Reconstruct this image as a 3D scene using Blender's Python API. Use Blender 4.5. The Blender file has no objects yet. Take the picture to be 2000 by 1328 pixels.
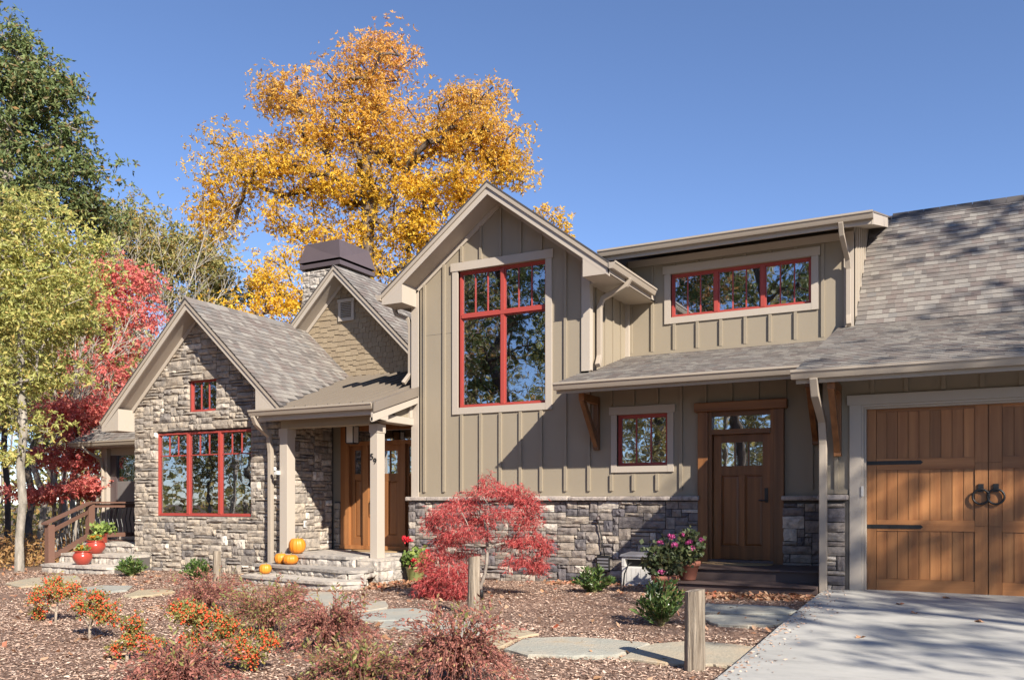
import bpy, math, random
import numpy as np
from mathutils import Vector, Matrix

# ------------------------------------------------------------------ camera, sky, sun, exposure
SC = bpy.context.scene
COL = SC.collection
YAW = math.atan2(1690, 3175)
F_PX, HORIZON, EYE = 1690.0, 981.0, 1.4
cam_data = bpy.data.cameras.new('camera')
cam_data.sensor_width = 36.0
cam_data.lens = 36.0 * F_PX / 2000.0
cam_data.shift_y = (HORIZON - 664.0) / 2000.0
cam_data.clip_start = 0.1
cam_data.clip_end = 2000.0
cam = bpy.data.objects.new('camera', cam_data)
COL.objects.link(cam)
cam.location = (0, 0, EYE)
cam.rotation_euler = (math.radians(90), 0, YAW)
SC.camera = cam

SUN_DIR = Vector((-1.62, 1.05, -1.26)).normalized()       # the way the light travels
world = bpy.data.worlds.new('World')
SC.world = world
world.use_nodes = True
wn = world.node_tree.nodes
wl = world.node_tree.links
sky = wn.new('ShaderNodeTexSky')
sky.sky_type = 'NISHITA'
sky.sun_disc = False
sky.sun_elevation = math.asin(-SUN_DIR.z)
sky.sun_rotation = math.atan2(-SUN_DIR.x, -SUN_DIR.y)
sky.altitude = 2500
sky.air_density = 1.0
sky.dust_density = 0.0
sky.ozone_density = 5.0
bg = wn['Background']
bg.inputs['Strength'].default_value = 0.108
tint = wn.new('ShaderNodeMix')
tint.data_type = 'RGBA'
tint.blend_type = 'MULTIPLY'
tint.inputs[0].default_value = 1.0
tint.inputs[7].default_value = (0.90, 0.82, 0.82, 1)
wl.new(sky.outputs['Color'], tint.inputs[6])
wl.new(tint.outputs[2], bg.inputs['Color'])
sun_data = bpy.data.lights.new('sun', 'SUN')
sun_data.energy = 4.2
sun_data.angle = math.radians(0.55)
sun_data.color = (1.0, 0.92, 0.80)
sun = bpy.data.objects.new('sun', sun_data)
COL.objects.link(sun)
sun.location = (30, -20, 30)
sun.rotation_euler = SUN_DIR.to_track_quat('-Z', 'Y').to_euler()
SC.view_settings.view_transform = 'Standard'
SC.view_settings.look = 'None'
SC.view_settings.gamma = 1.0
SC.view_settings.use_curve_mapping = False
SC.view_settings.exposure = 1.2
SC.render.engine = 'CYCLES'
SC.cycles.max_bounces = 7
SC.cycles.diffuse_bounces = 3
SC.cycles.glossy_bounces = 3
SC.cycles.transmission_bounces = 4
SC.cycles.transparent_max_bounces = 8
SC.cycles.caustics_reflective = False
SC.cycles.caustics_refractive = False

rng = random.Random(7)
CF = Vector((-math.sin(YAW), math.cos(YAW), 0))
CR = Vector((math.cos(YAW), math.sin(YAW), 0))


def sst(a, b, x):
    t = min(1.0, max(0.0, (x - a) / (b - a)))
    return t * t * (3 - 2 * t)


def ground_z(x, y):
    """Height of the garden: a little higher towards the garage, falling away into the woods."""
    z = -0.08 + 0.22 * min(1, max(0, (x + 9.5) / 8.0)) * sst(7, 12.0, y)
    z -= 0.05 * sst(-15, -17.5, x)
    z -= 0.9 * sst(-20, -34, x) + 0.4 * sst(22, 60, y)
    return z


def drive_z(y):
    return 0.0 + 0.215 * sst(5.5, 12.8, y)


def ray(px, py):
    return CF + CR * ((px - 1000) / F_PX) + Vector((0, 0, (HORIZON - py) / F_PX))


def on_ground(px, py):
    """The garden point that a spot of the photograph shows."""
    z = 0.0
    for _ in range(12):
        r = ray(px, py)
        k = (z - EYE) / r.z
        x, y = r.x * k, r.y * k
        z = ground_z(x, y)
    return Vector((x, y, z))


def at_depth(px, d):
    p = (CF + CR * ((px - 1000) / F_PX)) * d
    return Vector((p.x, p.y, ground_z(p.x, p.y)))


# ------------------------------------------------------------------ materials
MATS = {}


def new_mat(name):
    m = bpy.data.materials.new(name)
    m.use_nodes = True
    nt = m.node_tree
    b = nt.nodes['Principled BSDF']
    MATS[name] = m
    return m, nt, b


def ramp(nt, stops, interp='LINEAR'):
    n = nt.nodes.new('ShaderNodeValToRGB')
    n.color_ramp.interpolation = interp
    e = n.color_ramp.elements
    while len(e) < len(stops):
        e.new(0.5)
    for el, (p, c) in zip(e, stops):
        el.position = p
        el.color = (c[0], c[1], c[2], 1)
    return n


def noise(nt, scale, detail=4, rough=0.55, coords='Object', stretch=(1, 1, 1), w=None):
    tc = nt.nodes.new('ShaderNodeTexCoord')
    mp = nt.nodes.new('ShaderNodeMapping')
    mp.inputs['Scale'].default_value = stretch
    n = nt.nodes.new('ShaderNodeTexNoise')
    n.inputs['Scale'].default_value = scale
    n.inputs['Detail'].default_value = detail
    n.inputs['Roughness'].default_value = rough
    if coords == 'World':
        g = nt.nodes.new('ShaderNodeNewGeometry')
        nt.links.new(g.outputs['Position'], mp.inputs['Vector'])
    else:
        nt.links.new(tc.outputs[coords], mp.inputs['Vector'])
    nt.links.new(mp.outputs['Vector'], n.inputs['Vector'])
    return n


def mixc(nt, a, b, fac, mode='MIX'):
    n = nt.nodes.new('ShaderNodeMix')
    n.data_type = 'RGBA'
    n.blend_type = mode
    for sock, v in ((n.inputs[6], a), (n.inputs[7], b)):
        if isinstance(v, tuple):
            sock.default_value = (v[0], v[1], v[2], 1)
        else:
            nt.links.new(v, sock)
    if isinstance(fac, (int, float)):
        n.inputs[0].default_value = fac
    else:
        nt.links.new(fac, n.inputs[0])
    return n.outputs[2]


def bump(nt, b, height, strength=0.3, dist=0.02):
    n = nt.nodes.new('ShaderNodeBump')
    n.inputs['Strength'].default_value = strength
    n.inputs['Distance'].default_value = dist
    nt.links.new(height, n.inputs['Height'])
    nt.links.new(n.outputs['Normal'], b.inputs['Normal'])


def random_value(nt):
    """A random number for each object and for each loose piece of a mesh."""
    oi = nt.nodes.new('ShaderNodeObjectInfo')
    g = nt.nodes.new('ShaderNodeNewGeometry')
    a = nt.nodes.new('ShaderNodeMath')
    a.operation = 'ADD'
    nt.links.new(oi.outputs['Random'], a.inputs[0])
    nt.links.new(g.outputs['Random Per Island'], a.inputs[1])
    f = nt.nodes.new('ShaderNodeMath')
    f.operation = 'FRACT'
    nt.links.new(a.outputs[0], f.inputs[0])
    return f.outputs[0]


def paint(name, c, rough=0.55, var=0.12, grain=0.15):
    m, nt, b = new_mat(name)
    n = noise(nt, 1.3, 5, 0.6, 'World', (1, 1, 0.35))
    col = mixc(nt, tuple(x * (1 - var) for x in c), tuple(min(1, x * (1 + var)) for x in c), n.outputs['Fac'])
    nt.links.new(col, b.inputs['Base Color'])
    b.inputs['Roughness'].default_value = rough
    n2 = noise(nt, 60, 3, 0.6, 'World', (1, 1, 0.12))
    bump(nt, b, n2.outputs['Fac'], grain, 0.004)
    return m


paint('siding', (0.286, 0.241, 0.178), 0.6, 0.10, 0.3)
paint('trim', (0.43, 0.375, 0.315), 0.5, 0.06)
paint('gutter_paint', (0.37, 0.315, 0.255), 0.35, 0.07, 0.03)
paint('red_paint', (0.36, 0.058, 0.046), 0.5, 0.14)
paint('white_plastic', (0.58, 0.56, 0.53), 0.4, 0.05, 0.02)
paint('grey_plastic', (0.16, 0.155, 0.17), 0.5, 0.1, 0.05)
paint('black_iron', (0.012, 0.012, 0.013), 0.45, 0.2, 0.2)
paint('bronze_metal', (0.10, 0.075, 0.075), 0.35, 0.12, 0.03)
paint('metal_roof', (0.19, 0.16, 0.13), 0.34, 0.1, 0.03)
paint('deck_board', (0.085, 0.058, 0.052), 0.6, 0.2, 0.4)
paint('rail_brown', (0.16, 0.085, 0.062), 0.5, 0.1, 0.2)
paint('terracotta', (0.34, 0.13, 0.085), 0.75, 0.15, 0.2)
paint('red_glaze', (0.33, 0.05, 0.032), 0.22, 0.12, 0.02)
paint('green_pot', (0.24, 0.28, 0.10), 0.5, 0.12, 0.1)
paint('jute', (0.33, 0.22, 0.11), 0.9, 0.2, 0.8)
paint('backing', (0.09, 0.08, 0.072), 0.9, 0.2, 0.5)
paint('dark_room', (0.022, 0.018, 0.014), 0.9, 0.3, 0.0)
paint('pine_jamb', (0.42, 0.27, 0.09), 0.5, 0.1, 0.1)
paint('screen_grey', (0.16, 0.145, 0.14), 0.6, 0.15, 0.1)
paint('lamp_glass', (0.62, 0.58, 0.52), 0.3, 0.05, 0.0)


def wood(name, dark, light, axis='Z', scale=9.0, rough=0.5):
    m, nt, b = new_mat(name)
    st = {'Z': (1, 1, 0.05), 'X': (0.05, 1, 1)}[axis]
    n = noise(nt, scale, 6, 0.62, 'World', st)
    r = ramp(nt, [(0.28, dark), (0.72, light)])
    nt.links.new(n.outputs['Fac'], r.inputs['Fac'])
    rv = random_value(nt)
    rr = ramp(nt, [(0, (0.72, 0.72, 0.72)), (1, (1.2, 1.15, 1.1))])
    nt.links.new(rv, rr.inputs['Fac'])
    nt.links.new(mixc(nt, r.outputs['Color'], rr.outputs['Color'], 1.0, 'MULTIPLY'), b.inputs['Base Color'])
    b.inputs['Roughness'].default_value = rough
    n2 = noise(nt, 70, 4, 0.6, 'World', st)
    bump(nt, b, n2.outputs['Fac'], 0.25, 0.004)
    return m


wood('garage_wood', (0.24, 0.092, 0.029), (0.45, 0.21, 0.078), 'Z', 8)
wood('garage_wood_rail', (0.24, 0.092, 0.029), (0.45, 0.21, 0.078), 'X', 8)
wood('door_wood', (0.12, 0.042, 0.012), (0.27, 0.108, 0.034), 'Z', 10, 0.38)
wood('front_door_wood', (0.19, 0.075, 0.026), (0.34, 0.155, 0.06), 'Z', 8, 0.38)
wood('casing_wood', (0.115, 0.046, 0.016), (0.27, 0.12, 0.043), 'Z', 9, 0.45)
wood('casing_wood_flat', (0.115, 0.046, 0.016), (0.27, 0.12, 0.043), 'X', 9, 0.45)
wood('weathered_wood', (0.13, 0.095, 0.065), (0.52, 0.44, 0.345), 'Z', 26, 0.9)
MATS['weathered_wood'].node_tree.nodes['Bump'].inputs['Strength'].default_value = 1.0
MATS['weathered_wood'].node_tree.nodes['Bump'].inputs['Distance'].default_value = 0.02


def stone_mat(name, stops, spec_noise=9.0, tones=((0.28, (0.42, 0.40, 0.41)), (0.5, (0.95, 0.95, 0.95)), (0.72, (1.42, 1.36, 1.25)))):
    m, nt, b = new_mat(name)
    rv = random_value(nt)
    r = ramp(nt, stops)
    nt.links.new(rv, r.inputs['Fac'])
    n = noise(nt, spec_noise, 8, 0.68, 'World')
    r2 = ramp(nt, list(tones))
    nt.links.new(n.outputs['Fac'], r2.inputs['Fac'])
    nt.links.new(mixc(nt, r.outputs['Color'], r2.outputs['Color'], 1.0, 'MULTIPLY'), b.inputs['Base Color'])
    b.inputs['Roughness'].default_value = 0.9
    n2 = noise(nt, 26, 8, 0.7, 'World', (1, 1, 1.6))
    bump(nt, b, n2.outputs['Fac'], 0.55, 0.03)
    return m


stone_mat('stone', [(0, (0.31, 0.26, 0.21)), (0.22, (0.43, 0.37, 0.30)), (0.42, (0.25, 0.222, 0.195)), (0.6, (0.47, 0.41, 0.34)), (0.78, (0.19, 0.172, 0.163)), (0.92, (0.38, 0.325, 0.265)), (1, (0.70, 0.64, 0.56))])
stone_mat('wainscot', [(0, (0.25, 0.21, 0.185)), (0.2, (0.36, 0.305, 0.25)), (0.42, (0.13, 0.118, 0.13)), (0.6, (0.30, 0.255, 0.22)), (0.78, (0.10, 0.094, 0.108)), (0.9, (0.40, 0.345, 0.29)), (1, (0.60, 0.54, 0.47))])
stone_mat('pale_stone', [(0, (0.42, 0.375, 0.325)), (0.5, (0.55, 0.50, 0.445)), (0.8, (0.34, 0.31, 0.28)), (1, (0.47, 0.435, 0.395))])
stone_mat('ledge', [(0, (0.36, 0.31, 0.275)), (1, (0.46, 0.40, 0.36))])
stone_mat('flagstone', [(0, (0.42, 0.40, 0.35)), (0.35, (0.36, 0.365, 0.35)), (0.65, (0.46, 0.37, 0.25)), (1, (0.40, 0.40, 0.385))], 1.9, ((0.3, (1.0, 0.80, 0.56)), (0.42, (0.98, 0.93, 0.84)), (0.58, (0.82, 0.84, 0.80)), (0.72, (1.08, 1.08, 1.02))))


def shingle_mat(name, stops):
    m, nt, b = new_mat(name)
    rv = random_value(nt)
    r = ramp(nt, stops)
    nt.links.new(rv, r.inputs['Fac'])
    n = noise(nt, 90, 3, 0.7, 'World')
    r2 = ramp(nt, [(0.3, (0.72, 0.72, 0.74)), (0.7, (1.2, 1.18, 1.15))])
    nt.links.new(n.outputs['Fac'], r2.inputs['Fac'])
    nt.links.new(mixc(nt, r.outputs['Color'], r2.outputs['Color'], 1.0, 'MULTIPLY'), b.inputs['Base Color'])
    b.inputs['Roughness'].default_value = 0.92
    bump(nt, b, n.outputs['Fac'], 0.4, 0.006)
    return m


shingle_mat('shingle', [(0, (0.13, 0.115, 0.105)), (0.3, (0.195, 0.176, 0.158)), (0.5, (0.155, 0.125, 0.112)), (0.65, (0.22, 0.20, 0.18)), (0.85, (0.255, 0.235, 0.208)), (1, (0.15, 0.142, 0.136))])
shingle_mat('shingle_dark', [(0, (0.055, 0.05, 0.052)), (1, (0.075, 0.068, 0.066))])
shingle_mat('shake_siding', [(0, (0.27, 0.21, 0.14)), (1, (0.32, 0.255, 0.172))])


def concrete():
    m, nt, b = new_mat('concrete')
    n = noise(nt, 0.9, 7, 0.6, 'World')
    r = ramp(nt, [(0.25, (0.33, 0.325, 0.305)), (0.55, (0.41, 0.40, 0.375)), (0.8, (0.375, 0.37, 0.35))])
    nt.links.new(n.outputs['Fac'], r.inputs['Fac'])
    n3 = noise(nt, 5, 8, 0.75, 'World', (0.35, 1, 1))
    r3 = ramp(nt, [(0.33, (0.70, 0.70, 0.71)), (0.47, (0.95, 0.95, 0.94)), (0.7, (1.12, 1.11, 1.09))])
    nt.links.new(n3.outputs['Fac'], r3.inputs['Fac'])
    nt.links.new(mixc(nt, r.outputs['Color'], r3.outputs['Color'], 1.0, 'MULTIPLY'), b.inputs['Base Color'])
    b.inputs['Roughness'].default_value = 0.85
    n2 = noise(nt, 45, 6, 0.7, 'World', (0.2, 1, 1))
    bump(nt, b, n2.outputs['Fac'], 0.35, 0.006)


concrete()


def mulch():
    m, nt, b = new_mat('mulch')
    n = noise(nt, 16, 8, 0.75, 'World', (1, 1, 1))
    r = ramp(nt, [(0.3, (0.10, 0.058, 0.042)), (0.48, (0.24, 0.15, 0.11)), (0.62, (0.37, 0.25, 0.19)), (0.8, (0.50, 0.365, 0.285))])
    nt.links.new(n.outputs['Fac'], r.inputs['Fac'])
    n3 = noise(nt, 0.8, 4, 0.6, 'World')
    r3 = ramp(nt, [(0.3, (0.75, 0.72, 0.7)), (0.7, (1.15, 1.1, 1.05))])
    nt.links.new(n3.outputs['Fac'], r3.inputs['Fac'])
    bed = mixc(nt, r.outputs['Color'], r3.outputs['Color'], 1.0, 'MULTIPLY')
    # leaf litter of the wood outside the planted bed
    g = nt.nodes.new('ShaderNodeNewGeometry')
    sp = nt.nodes.new('ShaderNodeSeparateXYZ')
    nt.links.new(g.outputs['Position'], sp.inputs[0])
    fac = None
    for axis, lo, hi in (('X', -18.5, -20.5), ('Y', -2.0, -4.0), ('Y', 21.0, 23.0)):
        mr = nt.nodes.new('ShaderNodeMapRange')
        mr.inputs[1].default_value, mr.inputs[2].default_value = lo, hi
        nt.links.new(sp.outputs[axis], mr.inputs[0])
        if fac is None:
            fac = mr.outputs[0]
        else:
            mx = nt.nodes.new('ShaderNodeMath')
            mx.operation = 'MAXIMUM'
            nt.links.new(fac, mx.inputs[0])
            nt.links.new(mr.outputs[0], mx.inputs[1])
            fac = mx.outputs[0]
    rl = ramp(nt, [(0.3, (0.05, 0.032, 0.02)), (0.55, (0.13, 0.082, 0.045)), (0.8, (0.22, 0.14, 0.075))])
    nt.links.new(n.outputs['Fac'], rl.inputs['Fac'])
    nt.links.new(mixc(nt, bed, rl.outputs['Color'], fac), b.inputs['Base Color'])
    b.inputs['Roughness'].default_value = 0.95
    n2 = noise(nt, 34, 8, 0.8, 'World')
    bump(nt, b, n2.outputs['Fac'], 0.9, 0.05)


mulch()


def bark(name, dark, light, scale=5):
    m, nt, b = new_mat(name)
    n = noise(nt, scale, 7, 0.68, 'World', (1, 1, 0.3))
    r = ramp(nt, [(0.3, dark), (0.68, light)])
    nt.links.new(n.outputs['Fac'], r.inputs['Fac'])
    nt.links.new(r.outputs['Color'], b.inputs['Base Color'])
    b.inputs['Roughness'].default_value = 0.92
    n2 = noise(nt, scale * 5, 6, 0.7, 'World', (1, 1, 0.25))
    bump(nt, b, n2.outputs['Fac'], 0.7, 0.02)


bark('bark_grey', (0.15, 0.125, 0.105), (0.38, 0.335, 0.285))
bark('bark_pale', (0.13, 0.115, 0.095), (0.40, 0.36, 0.305), 9)
bark('bark_white', (0.24, 0.21, 0.18), (0.52, 0.48, 0.42))
bark('bark_dark', (0.05, 0.037, 0.03), (0.15, 0.115, 0.09))
bark('twig', (0.25, 0.19, 0.14), (0.46, 0.38, 0.30), 20)
bark('red_twig', (0.11, 0.045, 0.038), (0.24, 0.11, 0.085), 20)


def leaf_mat(name, stops, trans=0.35, rough=0.55, zramp=None):
    m, nt, b = new_mat(name)
    rv = random_value(nt)
    r = ramp(nt, stops)
    nt.links.new(rv, r.inputs['Fac'])
    n = noise(nt, 0.45, 3, 0.6, 'World')
    r2 = ramp(nt, [(0.3, (0.8, 0.78, 0.76)), (0.7, (1.15, 1.15, 1.12))])
    nt.links.new(n.outputs['Fac'], r2.inputs['Fac'])
    col = mixc(nt, r.outputs['Color'], r2.outputs['Color'], 1.0, 'MULTIPLY')
    if zramp:                                   # the outer twigs of the tree have turned browner than its lower boughs
        g = nt.nodes.new('ShaderNodeNewGeometry')
        s = nt.nodes.new('ShaderNodeSeparateXYZ')
        nt.links.new(g.outputs['Position'], s.inputs[0])
        mr = nt.nodes.new('ShaderNodeMapRange')
        mr.inputs[1].default_value, mr.inputs[2].default_value = zramp[0], zramp[1]
        nt.links.new(s.outputs['Z'], mr.inputs[0])
        col = mixc(nt, col, mixc(nt, col, zramp[2], 1.0, 'MULTIPLY'), mr.outputs[0])
    nt.links.new(col, b.inputs['Base Color'])
    b.inputs['Roughness'].default_value = rough
    t = nt.nodes.new('ShaderNodeBsdfTranslucent')
    nt.links.new(col, t.inputs['Color'])
    mx = nt.nodes.new('ShaderNodeMixShader')
    mx.inputs[0].default_value = trans
    nt.links.new(b.outputs[0], mx.inputs[1])
    nt.links.new(t.outputs[0], mx.inputs[2])
    nt.links.new(mx.outputs[0], nt.nodes['Material Output'].inputs['Surface'])
    return m


leaf_mat('leaf_gold', [(0, (0.80, 0.50, 0.04)), (0.3, (0.90, 0.63, 0.055)), (0.6, (0.72, 0.40, 0.04)), (0.82, (0.84, 0.56, 0.05)), (0.93, (0.55, 0.44, 0.07)), (1, (0.46, 0.24, 0.08))], 0.45, 0.6, (14.0, 21.0, (0.90, 0.76, 2.4)))
leaf_mat('leaf_oak', [(0, (0.10, 0.15, 0.05)), (0.5, (0.17, 0.22, 0.075)), (0.8, (0.19, 0.20, 0.065)), (0.95, (0.20, 0.14, 0.06)), (1, (0.34, 0.19, 0.06))], 0.3)
leaf_mat('leaf_lime', [(0, (0.34, 0.36, 0.10)), (0.3, (0.60, 0.57, 0.20)), (0.55, (0.27, 0.32, 0.085)), (0.8, (0.50, 0.48, 0.15)), (1, (0.70, 0.52, 0.18))], 0.42)
leaf_mat('leaf_olive', [(0, (0.22, 0.24, 0.085)), (0.5, (0.36, 0.34, 0.12)), (0.8, (0.46, 0.35, 0.12)), (1, (0.50, 0.29, 0.10))], 0.38)
leaf_mat('leaf_rust', [(0, (0.40, 0.22, 0.08)), (0.5, (0.50, 0.31, 0.12)), (1, (0.30, 0.14, 0.07))], 0.38)
leaf_mat('leaf_red', [(0, (0.66, 0.15, 0.14)), (0.4, (0.76, 0.26, 0.23)), (0.7, (0.58, 0.10, 0.10)), (1, (0.76, 0.36, 0.24))], 0.45)
leaf_mat('leaf_lace', [(0, (0.34, 0.028, 0.035)), (0.35, (0.52, 0.085, 0.085)), (0.7, (0.68, 0.22, 0.19)), (0.85, (0.40, 0.04, 0.045)), (1, (0.22, 0.018, 0.025))], 0.3)
leaf_mat('leaf_laurel', [(0, (0.05, 0.10, 0.03)), (0.5, (0.085, 0.155, 0.04)), (0.85, (0.13, 0.20, 0.055)), (1, (0.19, 0.23, 0.06))], 0.2, 0.28)
leaf_mat('leaf_russet', [(0, (0.33, 0.12, 0.095)), (0.5, (0.44, 0.185, 0.145)), (0.8, (0.25, 0.085, 0.07)), (0.92, (0.50, 0.29, 0.18)), (1, (0.28, 0.29, 0.09))], 0.28)
leaf_mat('leaf_mixed', [(0, (0.21, 0.24, 0.075)), (0.4, (0.30, 0.28, 0.09)), (0.6, (0.34, 0.15, 0.10)), (1, (0.42, 0.14, 0.12))], 0.3)
leaf_mat('leaf_holly', [(0, (0.16, 0.19, 0.05)), (0.5, (0.27, 0.26, 0.075)), (0.8, (0.36, 0.25, 0.07)), (1, (0.14, 0.15, 0.05))], 0.25)
leaf_mat('leaf_geranium', [(0, (0.10, 0.17, 0.045)), (0.6, (0.20, 0.29, 0.065)), (1, (0.32, 0.38, 0.10))], 0.3)
leaf_mat('leaf_geranium_dark', [(0, (0.045, 0.065, 0.03)), (0.7, (0.08, 0.105, 0.04)), (1, (0.13, 0.13, 0.05))], 0.2)
leaf_mat('berry', [(0, (0.60, 0.055, 0.02)), (1, (0.68, 0.12, 0.04))], 0.05, 0.3)
leaf_mat('petal_pink', [(0, (0.62, 0.07, 0.30)), (1, (0.75, 0.18, 0.42))], 0.3)
leaf_mat('petal_red', [(0, (0.55, 0.015, 0.03)), (1, (0.70, 0.04, 0.06))], 0.3)
leaf_mat('petal_yellow', [(0, (0.68, 0.40, 0.03)), (0.7, (0.60, 0.28, 0.03)), (1, (0.30, 0.03, 0.05))], 0.3)
leaf_mat('fallen', [(0, (0.30, 0.13, 0.07)), (0.35, (0.42, 0.24, 0.13)), (0.6, (0.24, 0.10, 0.06)), (0.8, (0.46, 0.31, 0.20)), (1, (0.42, 0.10, 0.05))], 0.1, 0.8)
leaf_mat('chip', [(0, (0.15, 0.09, 0.065)), (0.25, (0.36, 0.23, 0.17)), (0.6, (0.52, 0.365, 0.28)), (0.85, (0.66, 0.52, 0.42)), (1, (0.22, 0.13, 0.10))], 0.0, 0.9)
leaf_mat('pumpkin_skin', [(0, (0.62, 0.20, 0.018)), (0.5, (0.68, 0.26, 0.025)), (1, (0.60, 0.215, 0.02))], 0.0, 0.42)
leaf_mat('stem_green', [(0, (0.22, 0.22, 0.09)), (1, (0.30, 0.26, 0.13))], 0.0, 0.7)


def glass():
    m, nt, b = new_mat('window_glass')
    out = nt.nodes['Material Output']
    gl = nt.nodes.new('ShaderNodeBsdfGlossy')
    gl.inputs['Roughness'].default_value = 0.012
    gl.inputs['Color'].default_value = (0.9, 0.93, 1.0, 1)
    tr = nt.nodes.new('ShaderNodeBsdfTransparent')
    tr.inputs['Color'].default_value = (0.78, 0.80, 0.76, 1)
    fr = nt.nodes.new('ShaderNodeFresnel')
    fr.inputs['IOR'].default_value = 1.5
    mr = nt.nodes.new('ShaderNodeMapRange')
    mr.inputs[1].default_value, mr.inputs[2].default_value = 0.03, 0.6
    mr.inputs[3].default_value, mr.inputs[4].default_value = 0.42, 0.95
    nt.links.new(fr.outputs[0], mr.inputs[0])
    mx = nt.nodes.new('ShaderNodeMixShader')
    nt.links.new(mr.outputs[0], mx.inputs[0])
    nt.links.new(tr.outputs[0], mx.inputs[1])
    nt.links.new(gl.outputs[0], mx.inputs[2])
    n = noise(nt, 2.2, 2, 0.5, 'World')
    bp = nt.nodes.new('ShaderNodeBump')
    bp.inputs['Strength'].default_value = 0.06
    bp.inputs['Distance'].default_value = 0.02
    nt.links.new(n.outputs['Fac'], bp.inputs['Height'])
    nt.links.new(bp.outputs['Normal'], gl.inputs['Normal'])
    nt.links.new(mx.outputs[0], out.inputs['Surface'])
    nt.nodes.remove(b)


glass()


# ------------------------------------------------------------------ mesh helpers
class MB:
    """Collects shapes; build() links them as one mesh object."""

    def __init__(s):
        s.v, s.f = [], []

    def poly(s, pts):
        i = len(s.v)
        s.v += [tuple(p) for p in pts]
        s.f.append(tuple(range(i, i + len(pts))))
        return s

    def hexa(s, p):          # eight corners: bottom ring, then top ring
        i = len(s.v)
        s.v += [tuple(q) for q in p]
        for f in ((3, 2, 1, 0), (4, 5, 6, 7), (0, 1, 5, 4), (1, 2, 6, 5), (2, 3, 7, 6), (3, 0, 4, 7)):
            s.f.append(tuple(i + k for k in f))
        return s

    def box(s, x0, x1, y0, y1, z0, z1):
        return s.hexa([(x0, y0, z0), (x1, y0, z0), (x1, y1, z0), (x0, y1, z0), (x0, y0, z1), (x1, y0, z1), (x1, y1, z1), (x0, y1, z1)])

    def prism(s, pts, axis, a, b):     # a flat outline pushed along an axis
        i, n = len(s.v), len(pts)
        for c in (a, b):
            for p in pts:
                s.v.append({'x': (c, p[0], p[1]), 'y': (p[0], c, p[1]), 'z': (p[0], p[1], c)}[axis])
        s.f.append(tuple(range(i, i + n)))
        s.f.append(tuple(range(i + 2 * n - 1, i + n - 1, -1)))
        for k in range(n):
            s.f.append((i + k, i + (k + 1) % n, i + n + (k + 1) % n, i + n + k))
        return s

    def tube(s, pts, rad, n=8, square=False):
        pts = [Vector(p) for p in pts]
        if isinstance(rad, (int, float)):
            rad = [rad] * len(pts)
        i0 = len(s.v)
        up0 = None
        for k, p in enumerate(pts):
            d = (pts[min(k + 1, len(pts) - 1)] - pts[max(k - 1, 0)]).normalized()
            up = up0 if up0 is not None else (Vector((0, 0, 1)) if abs(d.z) < 0.9 else Vector((0, 1, 0)))
            a = d.cross(up)
            if a.length < 1e-4:
                a = d.cross(Vector((1, 0, 0)))
            a.normalize()
            b = a.cross(d).normalized()
            up0 = b
            for q in range(n):
                t = 2 * math.pi * (q + (0.5 if square else 0)) / n
                s.v.append(tuple(p + a * (math.cos(t) * rad[k]) + b * (math.sin(t) * rad[k])))
        for k in range(len(pts) - 1):
            for q in range(n):
                A = i0 + k * n
                s.f.append((A + q, A + (q + 1) % n, A + n + (q + 1) % n, A + n + q))
        s.f.append(tuple(i0 + q for q in range(n - 1, -1, -1)))
        s.f.append(tuple(i0 + (len(pts) - 1) * n + q for q in range(n)))
        return s

    def lathe(s, prof, n=20, c=(0, 0, 0), ribs=0, rib=0.0):
        i0 = len(s.v)
        for r, z in prof:
            for q in range(n):
                t = 2 * math.pi * q / n
                rr = r * (1 - rib * (0.5 + 0.5 * math.cos(ribs * t)))
                s.v.append((c[0] + rr * math.cos(t), c[1] + rr * math.sin(t), c[2] + z))
        for k in range(len(prof) - 1):
            for q in range(n):
                A = i0 + k * n
                s.f.append((A + q, A + (q + 1) % n, A + n + (q + 1) % n, A + n + q))
        s.f.append(tuple(i0 + q for q in range(n - 1, -1, -1)))
        s.f.append(tuple(i0 + (len(prof) - 1) * n + q for q in range(n)))
        return s

    def mesh(s, name, mat, smooth=False):
        me = bpy.data.meshes.new(name)
        me.from_pydata(s.v, [], s.f)
        me.materials.append(MATS[mat])
        if smooth:
            me.polygons.foreach_set('use_smooth', [True] * len(me.polygons))
        me.update()
        return me

    def build(s, name, mat, parent=None, smooth=False, bevel=0.0):
        o = bpy.data.objects.new(name, s.mesh(name, mat, smooth))
        COL.objects.link(o)
        o.parent = parent
        if bevel:
            m = o.modifiers.new('bevel', 'BEVEL')
            m.width = bevel
            m.segments = 2
            m.limit_method = 'ANGLE'
        return o


def np_mesh(name, verts, quads, mat, smooth=False):
    """A mesh of quads (or triangles) straight from arrays."""
    me = bpy.data.meshes.new(name)
    nv, nf, k = len(verts), len(quads), quads.shape[1]
    me.vertices.add(nv)
    me.vertices.foreach_set('co', np.ascontiguousarray(verts, dtype=np.float32).ravel())
    me.loops.add(nf * k)
    me.loops.foreach_set('vertex_index', np.ascontiguousarray(quads, dtype=np.int32).ravel())
    me.polygons.add(nf)
    me.polygons.foreach_set('loop_start', np.arange(0, nf * k, k, dtype=np.int32))
    me.polygons.foreach_set('loop_total', np.full(nf, k, dtype=np.int32))
    me.update(calc_edges=True)
    me.polygons.foreach_set('use_smooth', np.full(nf, bool(smooth)))
    me.materials.append(MATS[mat])
    me.update()
    return me


def link(name, me, parent=None, loc=None, rot=None, scale=None):
    o = bpy.data.objects.new(name, me)
    COL.objects.link(o)
    o.parent = parent
    if loc is not None:
        o.location = loc
    if rot is not None:
        o.rotation_euler = rot
    if scale is not None:
        o.scale = scale
    return o


def tag(o, label=None, cat=None, group=None, kind=None):
    for k, v in (('label', label), ('category', cat), ('group', group), ('kind', kind)):
        if v:
            o[k] = v
    return o


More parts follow.
